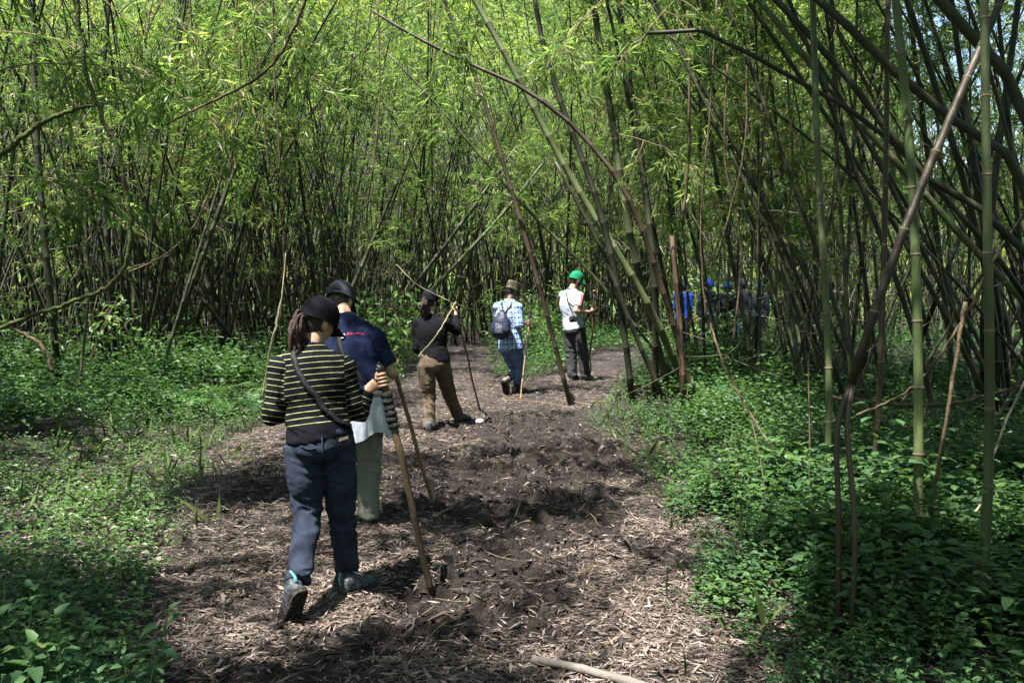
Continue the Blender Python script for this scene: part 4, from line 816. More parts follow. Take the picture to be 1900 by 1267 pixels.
v3 = lambda p: np.array(tuple(p), float)
lerp = lambda a, b, t: a + (b - a) * t
def wrinkle(V, N, amp, freq=9., spots=(), seed=0):
    sk = V[:, :1] * (.8, 0, .35) ; P = V + sk; d = .7 * (noise3(P * (freq * .6, freq * .6, freq * 2.2), seed) - .5) + .7 * (1 - 2 * np.abs(noise3(P * (freq * 1.1, freq * 1.1, freq * 4.2), seed + 1) - .5) - .5); w = np.full(len(V), .35)
    for c, r in spots: w = np.maximum(w, np.exp(-((V - c) ** 2).sum(1) / r ** 2) * 1.6)
    return V + N * (d * w * amp)[:, None]
def head_geo(c, fwd, up, s=1.):
    """skull with jaw, brow, nose, lips and ears"""
    f = nrm(v3(fwd)); u = nrm(v3(up) - f * f.dot(v3(up))); r = np.cross(f, u)
    V, Q, T = ellipsoid((0, 0, 0), ((.076, 0, 0), (0, .097, 0), (0, 0, .118)), 28, 22); x, y, z = V.T.copy(); zz = np.clip(-z / .118, 0, 1)
    x *= 1 - .34 * zz ** 1.6; y = np.where(y < 0, y * (1 - .45 * zz ** 1.2), y * (1 - .08 * zz)); front = np.clip(y / .097, 0, 1)
    y += .026 * np.exp(-(x / .013) ** 2 - ((z + .022) / .022) ** 2) * (front > .3) + .010 * np.exp(-(x / .05) ** 2 - ((z - .035) / .013) ** 2) * front - .010 * np.exp(-((np.abs(x) - .033) / .016) ** 2 - ((z - .012) / .014) ** 2) * front
    y += .008 * np.exp(-(x / .02) ** 2 - ((z + .063) / .007) ** 2) * front + .012 * np.exp(-(x / .03) ** 2 - ((z + .098) / .016) ** 2) * front
    V = np.stack([x, y, z], 1); m = MB().add(V, Q, T)
    for sd in (-1, 1):
        E, q, t = ellipsoid((sd * .080, -.006, -.008), ((.010, 0, 0), (0, .020, .006), (0, -.004, .032)), 10, 8); E[:, 0] += sd * np.clip(-(E[:, 1] + .006), 0, 1) * .5; m.add(E, q, t)
    V, Q, T = m.arrays(); M = np.stack([r, f, u], 0) * s; return V @ M + v3(c), Q, T, (v3(c), np.stack([r, f, u], 0) * s)
def hl(fr, P): return np.asarray(P, float) @ fr[1] + fr[0]        # head-frame -> place
def shell(fr, mask, k=1.05, n=30, m=24):
    V, Q, T = ellipsoid((0, 0, 0), ((.076, 0, 0), (0, .097, 0), (0, 0, .118)), n, m); x, y, z = V.T.copy(); zz = np.clip(-z / .118, 0, 1)
    x *= 1 - .34 * zz ** 1.6; y = np.where(y < 0, y * (1 - .30 * zz ** 1.2), y * (1 - .06 * zz)); V = np.stack([x, y, z], 1) * k; V *= (1 + .05 * (noise3(V * 60 + 30, 4) - .5))[:, None]
    qk = mask(V[Q].mean(1)); tk = mask(V[T].mean(1)); Q = Q[qk]; T = T[tk]; used = np.unique(np.concatenate([Q.ravel(), T.ravel()])).astype(int); mp = np.zeros(len(V), int); mp[used] = np.arange(len(used))
    return hl(fr, V[used]), mp[Q], mp[T]
def cap_geo(fr, parent, mat, military=False, opening=None, brim_mat=None, tilt=.12):
    fr = (fr[0], fr[1] * 1.06)
    n, m = 36, 12; ct, st_ = math.cos(tilt), math.sin(tilt)
    def loc(P): P = np.asarray(P, float); y = P[:, 1] * ct + P[:, 2] * st_; z = -P[:, 1] * st_ + P[:, 2] * ct; return hl(fr, np.stack([P[:, 0], y, z + .028], 1))
    V = [(0, 0, .113 if not military else .092)]; ph = np.linspace(0, 2 * math.pi, n, endpoint=False)
    for i in range(1, m + 1):
        t = i / m * math.pi / 2
        if military: rr = min(1, 1.25 * math.sin(t) ** .8) * (.92 + .08 * t / 1.57); zz = .092 * (1 - (i / m) ** 3.5) if i / m > .5 else .092 - .004 * (i / m)
        else: rr = math.sin(t) ** .92; zz = .113 * math.cos(t) ** .9
        for p in ph:
            g = 1 - .012 * max(0, 1 - abs(math.sin(3 * p)) * 6); V.append((.089 * rr * math.cos(p) * g, .110 * rr * math.sin(p) * g, zz * g))
    for p in ph: V.append((.0905 * math.cos(p), .1115 * math.sin(p), -.022))
    V = np.array(V); V *= (1 + .03 * (noise3(V * 25 + 9, 8) - .5))[:, None]; Q = []; T = [(0, 1 + j, 1 + (j + 1) % n) for j in range(n)]
    for i in range(m):
        for j in range(n): a = 1 + i * n; Q.append((a + j, a + n + j, a + n + (j + 1) % n, a + (j + 1) % n))
    c = MB().add(loc(V), Q, T).obj('cap', mat, parent)
    B = []; k = 15
    for lay in (0, -.004):
        for rr in range(5):
            for j in range(k):
                a = math.pi / 2 + (j / (k - 1) - .5) * 2.1; ext = (.072 if not military else .055) * rr / 4 * math.cos((j / (k - 1) - .5) * 2.3) ** .6
                x, y = .088 * math.cos(a), .109 * math.sin(a); B.append((x * (1 + .1 * rr / 4), y + ext, -.012 + lay - .020 * rr / 4 - 3.6 * (x * (1 + .1 * rr / 4)) ** 2 * (rr / 4)))
    Q = []
    for lay in (0, 1):
        for rr in range(4):
            for j in range(k - 1): a = lay * 5 * k + rr * k + j; q = (a, a + 1, a + k + 1, a + k); Q.append(q if lay == 0 else q[::-1])
    for j in range(k - 1): a = 4 * k + j; Q.append((a, a + 1, a + 5 * k + 1, a + 5 * k))
    MB().add(loc(B), Q).obj('brim', brim_mat or mat, c)
    if not military: V, Q, T = ellipsoid((0, 0, .112), ((.008, 0, 0), (0, .008, 0), (0, 0, .005)), 10, 6); MB().add(loc(V), Q, T).obj('button', mat, c)
    if opening:
        V = []; Q = []
        for i in range(5):
            for j in range(13):
                a = -math.pi / 2 + (j / 12 - .5) * .95; hgt = .052 * math.sqrt(max(0, 1 - ((j / 12 - .5) * 2) ** 2)); z = .002 + hgt * i / 4; kk = 1.03 * math.sqrt(max(.1, 1 - (z / .13) ** 2)); V.append((.0905 * kk * math.cos(a), .1115 * kk * math.sin(a), z))
        for i in range(4):
            for j in range(12): a = i * 13 + j; Q.append((a, a + 1, a + 14, a + 13))
        MB().add(loc(V), Q).obj('opening', opening, c)
    return c
def fingers(m, grip, axis, palm, out, s=1.):
    """four fingers and a thumb curled round a shaft: grip centre, shaft axis, direction from shaft to palm, forearm side"""
    axis, palm = nrm(v3(axis)), nrm(v3(palm)); palm = nrm(palm - axis * axis.dot(palm)); tan = np.cross(axis, palm)
    for i in range(4):
        o = axis * (.031 - .0205 * i) * s; L = (1.0, 1.06, 1.0, .86)[i]; pts = []; rr = .021 * s
        for k in range(6):
            a = -.5 + (3.6 * L) * k / 5; pts.append(grip + o + (palm * math.cos(a) + tan * math.sin(a)) * (rr + .008 * s * math.exp(-k)))
        m.add(*tube(pts, np.array([.0100, .0098, .0094, .0090, .0084, .0070]) * s, 8, 2))
    pts = [grip + palm * .030 * s + axis * .005, grip + palm * .022 * s - tan * .020 * s + axis * .035 * s, grip - tan * .026 * s + axis * .046 * s - palm * .004, grip - tan * .018 * s - palm * .020 * s + axis * .046 * s]
    m.add(*tube(pts, np.array([.013, .0115, .0105, .0085]) * s, 8, 3))
def loose_hand(m, w, d, side, s=1.):
    d = nrm(v3(d)); side = nrm(v3(side)); dn = np.cross(d, side)
    for i in range(4):
        b = w + d * .075 * s + side * (-.027 + .018 * i) * s; L = (.066, .076, .070, .055)[i] * s
        m.add(*tube([b, b + d * L * .5 + dn * .006, b + d * L * .85 + dn * .022 * s, b + d * L * .95 + dn * .040 * s], np.array([.0095, .009, .0085, .007]) * s, 8, 2))
    m.add(*tube([w + d * .02 * s - side * .02 * s, w + d * .055 * s - side * .045 * s, w + d * .09 * s - side * .045 * s + dn * .012], np.array([.013, .011, .008]) * s, 8, 3))
def shoe(parent, heel, toe, mat, tall=1., accent=None, s=1.):
    heel, toe = v3(heel), v3(toe); d = nrm(toe - heel); L = np.linalg.norm(toe - heel); side = nrm(np.cross(d, (0, 0, 1.))); u = np.cross(side, d)
    ts = np.array([0, .03, .10, .22, .38, .55, .72, .86, .95, 1]); w = np.array([.018, .030, .036, .037, .037, .041, .046, .042, .030, .012]) * s; h = np.array([.060, .085, .10, .098, .092, .074, .058, .048, .040, .026]) * s * tall
    a = np.linspace(0, 2 * math.pi, 16, endpoint=False); ca, sa = np.cos(a), np.sin(a); sq = lambda v: np.sign(v) * np.abs(v) ** .75; m, so = MB(), MB(); V = []
    for t, ww, hh in zip(ts, w, h):
        bow = .006 * math.sin(t * 3.1); V.append(heel + d * L * t + side[None] * (ww * sq(ca) + bow)[:, None] * 1.0 + u[None] * (.018 + hh / 2 + hh / 2 * sq(sa))[:, None])
    V = np.concatenate(V); i = np.arange(9)[:, None] * 16; j = np.arange(16)[None]; Q = np.stack([i + j, i + (j + 1) % 16, i + 16 + (j + 1) % 16, i + 16 + j], -1).reshape(-1, 4); k = len(V); V = np.vstack([V, V[:16].mean(0), V[-16:].mean(0)]); T = [(k, (q + 1) % 16, q) for q in range(16)] + [(k + 1, 144 + q, 144 + (q + 1) % 16) for q in range(16)]
    sh = m.add(V, Q, T).obj('shoe', mat, parent); V = []
    for t, ww in zip(ts, w):
        for zz in (0, .024):
            for sd in (-1, 1): V.append(heel + d * (L * (t * 1.04 - .02)) + side * (sd * (ww * 1.10 + .002) + .006 * math.sin(t * 3.1)) + u * (zz + .012 * max(0, t - .8) / .2 - (0 if zz else .003 * (int(t * 100) % 2))))
    Q = []
    for i in range(9): a = i * 4; Q += [(a, a + 4, a + 5, a + 1), (a + 2, a + 3, a + 7, a + 6), (a, a + 2, a + 6, a + 4), (a + 1, a + 5, a + 7, a + 3)]
    Q += [(0, 1, 3, 2), (36, 38, 39, 37)]; so.add(V, Q).obj('sole', MT['rubber'], sh, False)
    for t in np.linspace(.06, .92, 11):       # tread lugs under the sole
        ww = float(np.interp(t, ts, w)); P = [heel + d * (L * t) + side * sd * ww * .9 - u * .003 for sd in (-1, 1)]
        so2 = MB().add(*tube(P, [(.006, .005)] * 2, 4, 1)); so2.obj('tread_lug', MT['rubber'], sh, False)
    p = [heel + d * L * t + u * (.02 + float(np.interp(t, ts, h))) for t in (.42, .50, .58)]
    for q in p: V, Q, T = tube([q - side * .022 * s, q + u * .003, q + side * .022 * s], [.003, .003, .003], 5, 3); MB().add(V, Q, T).obj('lace', MT['white_plastic'] if accent else MT['strap_black'], sh)
    if accent: V, Q, T = tube([heel + u * .06 * s - d * .003, heel + u * .10 * s - d * .012, heel + u * .135 * s - d * .002], [(.009, .004)] * 3, 6, 2, side); MB().add(V, Q, T).obj('pull_tab', MT[accent], sh)
    return sh
def ribbon(bvh, P, width, off=.006, sub=10, thick=.003):
    C = catmull(np.array([tuple(p) for p in P]), sub); X, Nn = [], []
    for c in C: l, n, i, d = bvh.find_nearest(Vector(c)); X.append(v3(l) + v3(n) * off); Nn.append(v3(n))
    X = np.array(X); 
    for _ in range(6): X[1:-1] = (X[:-2] + 2 * X[1:-1] + X[2:]) / 4
    Nn = np.array(Nn); Nn[1:-1] = (Nn[:-2] + Nn[1:-1] + Nn[2:]) / 3; T = np.gradient(X, axis=0); V = []
    for x, n, t in zip(X, Nn, T): s = nrm(np.cross(nrm(t), n)); V += [x - s * width / 2, x + s * width / 2, x + s * width / 2 + n * thick, x - s * width / 2 + n * thick]
    Q = []
    for i in range(len(X) - 1):
        a = i * 4
        for k in range(4): Q.append((a + k, a + (k + 1) % 4, a + 4 + (k + 1) % 4, a + 4 + k))
    Q += [(0, 3, 2, 1), (len(V) - 4, len(V) - 3, len(V) - 2, len(V) - 1)]
    return np.array(V), Q, None
def bvh_of(o):
    me = o.data; Vv = [tuple(v.co) for v in me.vertices]; return BVHTree.FromPolygons(Vv, [tuple(p.vertices) for p in me.polygons])
def cloth_attr(me, V, Q, bones):
    """per-corner cloth coordinates: length along the bone, distance round it"""
    C = V[Q].mean(1); best = np.full(len(Q), 1e9); idx = np.zeros(len(Q), int)
    for k, (A, B, s0, r, sd, zf) in enumerate(bones):
        ab = B - A; t = np.clip(((C - A) @ ab) / ab.dot(ab), 0, 1); d = np.linalg.norm(C - A - t[:, None] * ab, axis=1) / r; w = d < best; best[w] = d[w]; idx[w] = k
    out = np.zeros((len(Q), 4, 3)); X = V[Q]
    for k, (A, B, s0, r, sd, zf) in enumerate(bones):
        w = idx == k
        if not w.any(): continue
        ab = B - A; L = np.linalg.norm(ab); ax = ab / L; s = nrm(sd - ax * ax.dot(sd)); f = np.cross(ax, s); rel = X[w] - A; t = rel @ ax
        out[w, :, 0] = s0 + t; out[w, :, 1] = np.arctan2(rel @ s, -(rel @ f)) * r; out[w, :, 2] = zf(X[w], t) if zf else 1
    a = me.attributes.new('cl', 'FLOAT_VECTOR', 'CORNER'); a.data.foreach_set('vector', out.reshape(-1).astype(np.float32))

def person(label, J, S, group=None):
    """J: joints in place; S: build and clothing"""
    J = {k: v3(p) for k, p in J.items()}; k = S.get('k', 1.); vox = S.get('vox', .012); root = empty('person', Vector(((J['anL'] + J['anR']) / 2)[:2].tolist() + [0.])); tag(root, label, 'person', group)
    right = nrm((J['shR'] - J['shL'])); right[2] *= .3; right = nrm(right); fwd = nrm(np.cross((0, 0, 1.), right)); hipr = nrm(J['hipR'] - J['hipL'])
    pel, ch, nk = J['pel'], J['chest'], J['neck']; wf = S.get('w', 1.) * k
    def torso(m, o=0., lo=-.10, belly=0.):
        ax = nrm(ch - pel); pts = [pel + ax * lo, pel, lerp(pel, ch, .5) + fwd * belly * .4, ch, lerp(ch, nk, .55), lerp(ch, nk, .86), nk + nrm(nk - ch) * .02]
        rr = [(.165, .120), (.165, .122), (.148, .112), (.168, .120), (.140, .098), (.085, .07), (.058, .060)]
        m.add(*tube(pts, [(a * wf + o, b * wf + o) for a, b in rr], 20, 4, right))
        for s in ('L', 'R'): m.add(*tube([lerp(ch, nk, .80), lerp(lerp(ch, nk, .74), J['sh' + s], .55), J['sh' + s]], [.056 * k + o, .058 * k + o, .052 * k + o], 12, 3)); q = .056 * k + o; m.add(*ellipsoid(J['sh' + s], ((q, 0, 0), (0, q, 0), (0, 0, q)), 14, 10))
    def arm(m, s, o=0., end=1., start=0.):
        a, b, c = J['sh' + s], J['el' + s], J['wr' + s]
        if end == 2: pts = [a, lerp(a, b, .5), b, lerp(b, c, .35), c]; rr = ([.034, .036, .039, .038, .029] if S.get('sleeve', .97) < .5 else [.034, .032, .028, .028, .029])
        elif end <= .5: pts = [a, lerp(a, b, .5), lerp(a, b, end * 2)]; rr = [.056, .050, .050]
        else: pts = [a, lerp(a, b, .5), b, lerp(b, c, .35), lerp(b, c, min(1, (end - .5) * 2))]; rr = [.054, .047, .041, .039, .029]
        m.add(*tube(pts, [r * k + o for r in rr], 12, 4))
    # --- skin
    m = MB(); torso(m, -.026); hv, hq, ht, fr = head_geo(J['head'], S['face'], S.get('headup', (0, 0, 1)), S.get('hs', 1.) * k); m.add(hv, hq, ht)
    m.add(*tube([lerp(ch, nk, .7), nk, lerp(nk, J['head'], .6)], [.062 * k, .056 * k, .054 * k], 14, 3))
    for s in ('L', 'R'):
        arm(m, s, 0., 2); hd = nrm(J['ha' + s] - J['wr' + s]); m.add(*tube([J['wr' + s] - hd * .02, J['wr' + s] + hd * .02, lerp(J['wr' + s], J['ha' + s], .8)], [(.027 * k, .022 * k), (.034 * k, .018 * k), (.038 * k, .017 * k)], 10, 3, J.get('ax' + s, np.array((0, 0, 1.)))))
        h, kn, an = J['hip' + s], J['kn' + s], J['an' + s]; m.add(*tube([h, lerp(h, kn, .5), kn, lerp(kn, an, .35), an], [.060 * k, .055 * k, .040 * k, .040 * k, .034 * k], 14, 4))
    V, Q, N = fuse(m, max(vox, .0115), 2); mm = MB().add(V, Q)
    for s in ('L', 'R'):
        if 'grip' + s in J: fingers(mm, J['grip' + s], J['ax' + s], J['wr' + s] - J['grip' + s], 0, k)
        else: loose_hand(mm, J['wr' + s], J['ha' + s] - J['wr' + s], fwd, k)
    mm.obj('body', MT[S['skin']], root)
    for sd in (-1, 1): V, Q, T = ellipsoid((sd * .032, .080, .012), ((.012, 0, 0), (0, .012, 0), (0, 0, .010)), 10, 8); MB().add(hl(fr, V), Q, T).obj('eye', MT['eye'], root)
    # --- trousers
    m = MB(); tl = S.get('leg', (.098, .088, .073, .068, .062)); ax = nrm(ch - pel)
    m.add(*tube([pel + ax * S.get('waist', .09), pel, pel - ax * .08, pel - ax * .13], [(.160 * wf, .118 * wf), (.176 * wf, .134 * wf), (.170 * wf, .134 * wf), (.10 * wf, .09 * wf)], 20, 4, hipr))
    for s in ('L', 'R'):
        h, kn, an = J['hip' + s], J['kn' + s], J['an' + s]; e = lerp(kn, an, S.get('hem', 1.06)); m.add(*tube([h + ax * .04, lerp(h, kn, .45), kn, lerp(kn, an, .5), e], [r * k for r in tl], 16, 5))
    V, Q, N = fuse(m, vox * .95, 3); V = wrinkle(V, N, .021, 10, [(J['knL'], .16), (J['knR'], .16), (J['anL'], .14), (J['anR'], .14), (pel - ax * .15, .12)], 3)
    tr = ob('trousers', mk('trousers', V, Q), MT[S['trousers']], root)
    # --- shirt
    m = MB(); loose = S.get('loose', .014); torso(m, loose, S.get('hemz', -.06), .02); sl = S.get('sleeve', .97)
    for s in ('L', 'R'): arm(m, s, loose * .8, sl)
    V, Q, N = fuse(m, vox * S.get('sv', .9), 3); V = wrinkle(V, N, S.get('wr', .016), 8, [(J['elL'], .12), (J['elR'], .12), (lerp(pel, ch, .2), .18), (lerp(J['shR'], ch, .4), .12)], 5)
    me = mk('shirt', V, Q)
    if S.get('pattern'):
        b = [(pel, nk, 0., .165 * wf, right, S.get('plain_below'))]
        for s in ('L', 'R'): a_, e_, w_ = J['sh' + s], J['el' + s], J['wr' + s]; L1 = np.linalg.norm(e_ - a_); b += [(a_, e_, 0., .068 * k, fwd, None), (e_, w_, L1, .056 * k, fwd, (lambda X, t, L=np.linalg.norm(w_ - e_): np.where(t > L - .045, 0., 1.)) if S['pattern'] == 'stripe' else None)]
        cloth_attr(me, V, Q, b)
    shirt = ob('shirt', me, MT[S['shirt']], root)
    # --- head wear and hair
    hm = MT[S.get('hair', 'hair_dark')]
    V, Q, T = shell(fr, lambda P: ((P[:, 1] < .028) & (P[:, 2] > -.085) & (P[:, 2] > -.035 - .65 * (-P[:, 1])) ) | (P[:, 2] > .06), 1.045); MB().add(V, Q, T).obj('hair', hm, root)
    if S.get('beard'): V, Q, T = shell(fr, lambda P: (P[:, 2] < -.03) & (P[:, 1] > -.005) & ~((P[:, 2] > -.055) & (np.abs(P[:, 0]) < .03)), 1.06); MB().add(V, Q, T).obj('beard', hm, root)
    cap_geo(fr, root, MT[S['cap']], S.get('military', False), hm if S.get('opening') else None)
    if S.get('ponytail'):
        base = hl(fr, [(0, -.108, .0)])[0]; rs = np.random.default_rng(3); pt = MB(); Ln = S['ponytail']; bk = -fr[1][1] / np.linalg.norm(fr[1][1])
        for q in range(46):
            o = rs.normal(0, 1, 3) * .011; e_ = rs.normal(0, 1, 3) * .026; l = Ln * rs.uniform(.75, 1.05)
            pt.add(*tube([base - bk * .02 + o * .6, base + bk * .02 + o, base + bk * .034 + np.array((0, 0, -l * .35)) + o * 1.5 + e_ * .5, base + bk * .026 + np.array((0, 0, -l * .7)) + e_, base + bk * .012 + np.array((0, 0, -l)) + e_ * 1.1], [.009, .008, .0105, .0085, .002], 5, 4))
        pt.obj('ponytail', MT['hair_brown'], root, True); t = tube([base + bk * .002 + .0145 * np.array((math.cos(a), 0, math.sin(a))) for a in np.linspace(0, 6.283, 13)], [.0055] * 13, 6, 1, cap=False); MB().add(*t).obj('hair_tie', MT['white_plastic'] if S.get('tie') else MT['strap_black'], root)
    if S.get('glasses'):
        g = MB()
        for sd in (-1, 1):
            V, Q, T = ellipsoid((sd * .034, .096, .010), ((.027, -sd * .006, 0), (0, .006, 0), (0, 0, .021)), 14, 8); g.add(hl(fr, V), Q, T); g.add(*tube(hl(fr, [(sd * .062, .088, .015), (sd * .080, .04, .014), (sd * .084, -.005, .008)]), [.0028] * 3, 5, 3))
        g.add(*tube(hl(fr, [(-.01, .102, .012), (.01, .102, .012)]), [.0025] * 2, 5, 2)); g.obj('sunglasses', MT['glass_dark'], root)
    # --- shoes
    for s in ('L', 'R'):
        shoe(root, J['heel' + s], J['toe' + s], MT[S['shoes']], S.get('boot', 1.), S.get('accent'), k)
        if S.get('socks'): MB().add(*tube([lerp(J['kn' + s], J['an' + s], .65), J['an' + s] - (0, 0, .03)], [.050 * k, .044 * k], 12, 3)).obj('sock', MT['sock'], root)
    return root, shirt, tr, fr, right, fwd
def foot(an, ang, L=.27, z=.0, s=1.):
    """heel and toe of a foot flat on the ground under an ankle, turned by ang from +Y towards +X"""
    d = np.array((math.sin(ang), math.cos(ang), 0)); c = np.array((an[0], an[1], 0)); z = float(height(np.array([an[0]]), np.array([an[1]]))[0]) if z == 0 else z
    return c - d * .065 + (0, 0, z + .004), c + d * (L - .065) + (0, 0, z + .004)
def stick(label, top, bot, r0, r1, mat, wob=.006, wrap=None, knob=None, end=None):
    top, bot = v3(top), v3(bot); e = empty('walking_stick', Vector(bot)); tag(e, label, 'walking stick'); rs = np.random.default_rng(int(top[1] * 100)); n = 9
    P = [lerp(bot, top, i / (n - 1)) + (rs.normal(0, wob, 3) if 0 < i < n - 1 else 0) for i in range(n)]; MB().add(*tube(P, [r1 + (r0 - r1) * i / (n - 1) for i in range(n)], 10, 3)).obj('shaft', MT[mat], e); ax = nrm(top - bot)
    if wrap:
        for q in range(wrap[2]):
            a = lerp(top, bot, wrap[0] + (wrap[1] - wrap[0]) * q / wrap[2]); b = lerp(top, bot, wrap[0] + (wrap[1] - wrap[0]) * (q + 1) / wrap[2]); V, Q, T = tube([a, lerp(a, b, .2), lerp(a, b, .5), lerp(a, b, .8), b], [r0 * 1.2, r0 * 1.45, r0 * 1.55, r0 * 1.45, r0 * 1.2], 14, 3); c = (a + b) / 2; V = V + (V - c) * (noise3(V * 70, q)[:, None] - .5) * .25
            MB().add(V, Q, T).obj('wrap_ring', MT['wrap_fur'], e)
    if knob:
        V, Q, T = ellipsoid(top + ax * knob * .8, (np.array((knob, 0, 0)), np.array((0, knob * 1.05, 0)), ax * knob * 1.2), 16, 12); V = V + (V - top) * (noise3(V * 45, 3)[:, None] - .5) * .3; MB().add(V, Q, T).obj('carved_knob', MT[end or mat], e)
        if end:
            f = np.array((-.6, -.75, 0)); V, Q, T = ellipsoid(top + ax * knob * .55 + f * knob * .8, (np.cross(f, ax) * knob * .5, f * knob * .6, ax * knob * .45), 12, 8); MB().add(V, Q, T).obj('carved_muzzle', MT[end], e)
            V, Q, T = ellipsoid(top + ax * knob * 2.1, (np.array((knob * .35, 0, 0)), np.array((0, knob * .35, 0)), ax * knob * .35), 10, 6); MB().add(V, Q, T).obj('carved_tip', MT[end], e)
    return e
def pose(px, Y=None):
    """joints given as (pixel x, pixel y, distance)"""
    return {k: at(*p) for k, p in px.items()}
def on_line(a, b, t): return v3(a) + (v3(b) - v3(a)) * t
def set_grip(J, s, top, bot, t):
    g = on_line(top, bot, t); ax = nrm(v3(top) - v3(bot)); J['grip' + s] = g; J['ax' + s] = ax; el = v3(J['el' + s]); d = nrm(el - g); d = nrm(d - ax * ax.dot(d) * .6); J['wr' + s] = g + d * .095; J['ha' + s] = g + d * .022

# ---- 1: woman in striped sweater
J = pose({'pel': (594, 808, 4.62), 'chest': (578, 712, 4.66), 'neck': (577, 645, 4.70), 'head': (590, 600, 4.76), 'shL': (521, 683, 4.62), 'elL': (506, 768, 4.58), 'wrL': (528, 770, 4.80), 'haL': (540, 762, 4.88), 'shR': (637, 684, 4.72), 'elR': (662, 772, 4.74), 'wrR': (700, 722, 4.8), 'haR': (712, 705, 4.8),
          'hipL': (562, 836, 4.60), 'hipR': (627, 838, 4.64), 'knL': (571, 955, 4.60), 'knR': (635, 962, 4.72), 'anL': (553, 1080, 4.32), 'anR': (646, 1072, 4.80)})
J['heelL'] = at(560, 1098, 4.24); J['toeL'] = at(531, 1168, 4.36); J['heelR'] = gnd(633, 1107, .004); J['toeR'] = gnd(694, 1086, .004)
t, b = at(707, 690, 4.80), gnd(801, 1100, -.01); set_grip(J, 'R', t, b, .035)
ROOT1 = person('woman in black sweater with thin yellow stripes, black cap and ponytail', J,
       dict(face=(.62, .72, -.28), skin='skin_tan', shirt='striped_knit', pattern='stripe', trousers='navy_jeans', cap='cap_black', ponytail=.24, tie=True, glasses=True, shoes='shoe_blue', accent='teal', vox=.0085, sv=.85, w=.98, hemz=-.02, k=.97, plain_below=lambda X, t: np.where(t < .055, 0., 1.), leg=(.100, .092, .072, .066, .064), waist=.04, hem=1.0))
stick('dark walking stick with shaggy wrapped grip and carved head, held by the woman in stripes', t, b, .021, .017, 'stick_dark', .003, (.09, .255, 6), .023, 'camera_black')
bv = bvh_of(ROOT1[1])
P = [at(560, 628, 4.62), at(540, 650, 4.55), at(552, 690, 4.5), at(585, 730, 4.48), at(622, 765, 4.5), at(655, 790, 4.62)]; sb = MB().add(*ribbon(bv, P, .030)).obj('bag_strap', MT['strap_black']); tag(sb, 'black shoulder strap crossing the back of the striped sweater', 'strap')
w = ROOT1[2]; bv = bvh_of(w); l, n, i, d = bv.find_nearest(at(640, 815, 4.5)); c = v3(l) + v3(n) * .004; rt, up = np.array((.93, .1, .30)), np.array((-.3, 0, .95)); V = []
for a in (-1, 1):
    for q in (-1, 1):
        for e_ in (-.004, .004): V.append(c + nrm(rt) * a * .032 + nrm(up) * q * .007 + v3(n) * e_)
tag(MB().add(V, [(0, 1, 3, 2), (4, 6, 7, 5), (0, 4, 5, 1), (2, 3, 7, 6), (0, 2, 6, 4), (1, 5, 7, 3)]).obj('phone', MT['phone_pink'], None, False), 'pink phone edge sticking out of a back trouser pocket', 'phone')
def pocket(tr, pts, name='pocket', mat='navy_jeans', parent=None):
    bv = bvh_of(tr); MB().add(*ribbon(bv, pts, .007, .001, 6, .003)).obj(name, MT[mat], tr)
for pts in ([at(540, 830, 4.4), at(565, 838, 4.4), at(585, 834, 4.4)], [at(615, 834, 4.4), at(635, 836, 4.4), at(655, 826, 4.45)], [at(600, 812, 4.4), at(600, 850, 4.4), at(601, 880, 4.45)]): pocket(ROOT1[2], pts, 'seam')

# ---- 2: man in navy tee
J = pose({'pel': (662, 742, 6.05), 'chest': (652, 648, 6.14), 'neck': (640, 592, 6.24), 'head': (631, 560, 6.36), 'shL': (596, 622, 6.2), 'elL': (592, 700, 6.3), 'wrL': (610, 720, 6.5), 'haL': (615, 715, 6.6), 'shR': (696, 628, 6.16), 'elR': (727, 692, 6.18), 'wrR': (731, 662, 6.4), 'haR': (731, 655, 6.45),
          'hipL': (636, 765, 6.05), 'hipR': (684, 765, 6.08), 'knL': (632, 870, 6.15), 'knR': (684, 866, 6.12), 'anL': (628, 962, 6.2), 'anR': (683, 957, 6.10)})
J['heelL'], J['toeL'] = foot(J['anL'], .1); J['heelR'], J['toeR'] = foot(J['anR'], .15)
t, b = at(716, 632, 6.42), gnd(806, 942, -.01); set_grip(J, 'R', t, b, .09)
P2 = person('man in navy T-shirt and dark grey cap with a pale shirt tied round his waist', J, dict(face=(.18, .9, -.42), headup=(0, .25, 1), skin='skin_tan', shirt='navy_tee', trousers='grey_green', cap='cap_grey', opening=True, shoes='shoe_grey', sleeve=.38, loose=.020, w=1.05, k=1.03, hemz=-.02, leg=(.105, .095, .078, .073, .074), wr=.02))
stick('slim tan walking stick held by the man in navy', t, b, .016, .014, 'stick_wood', .004)
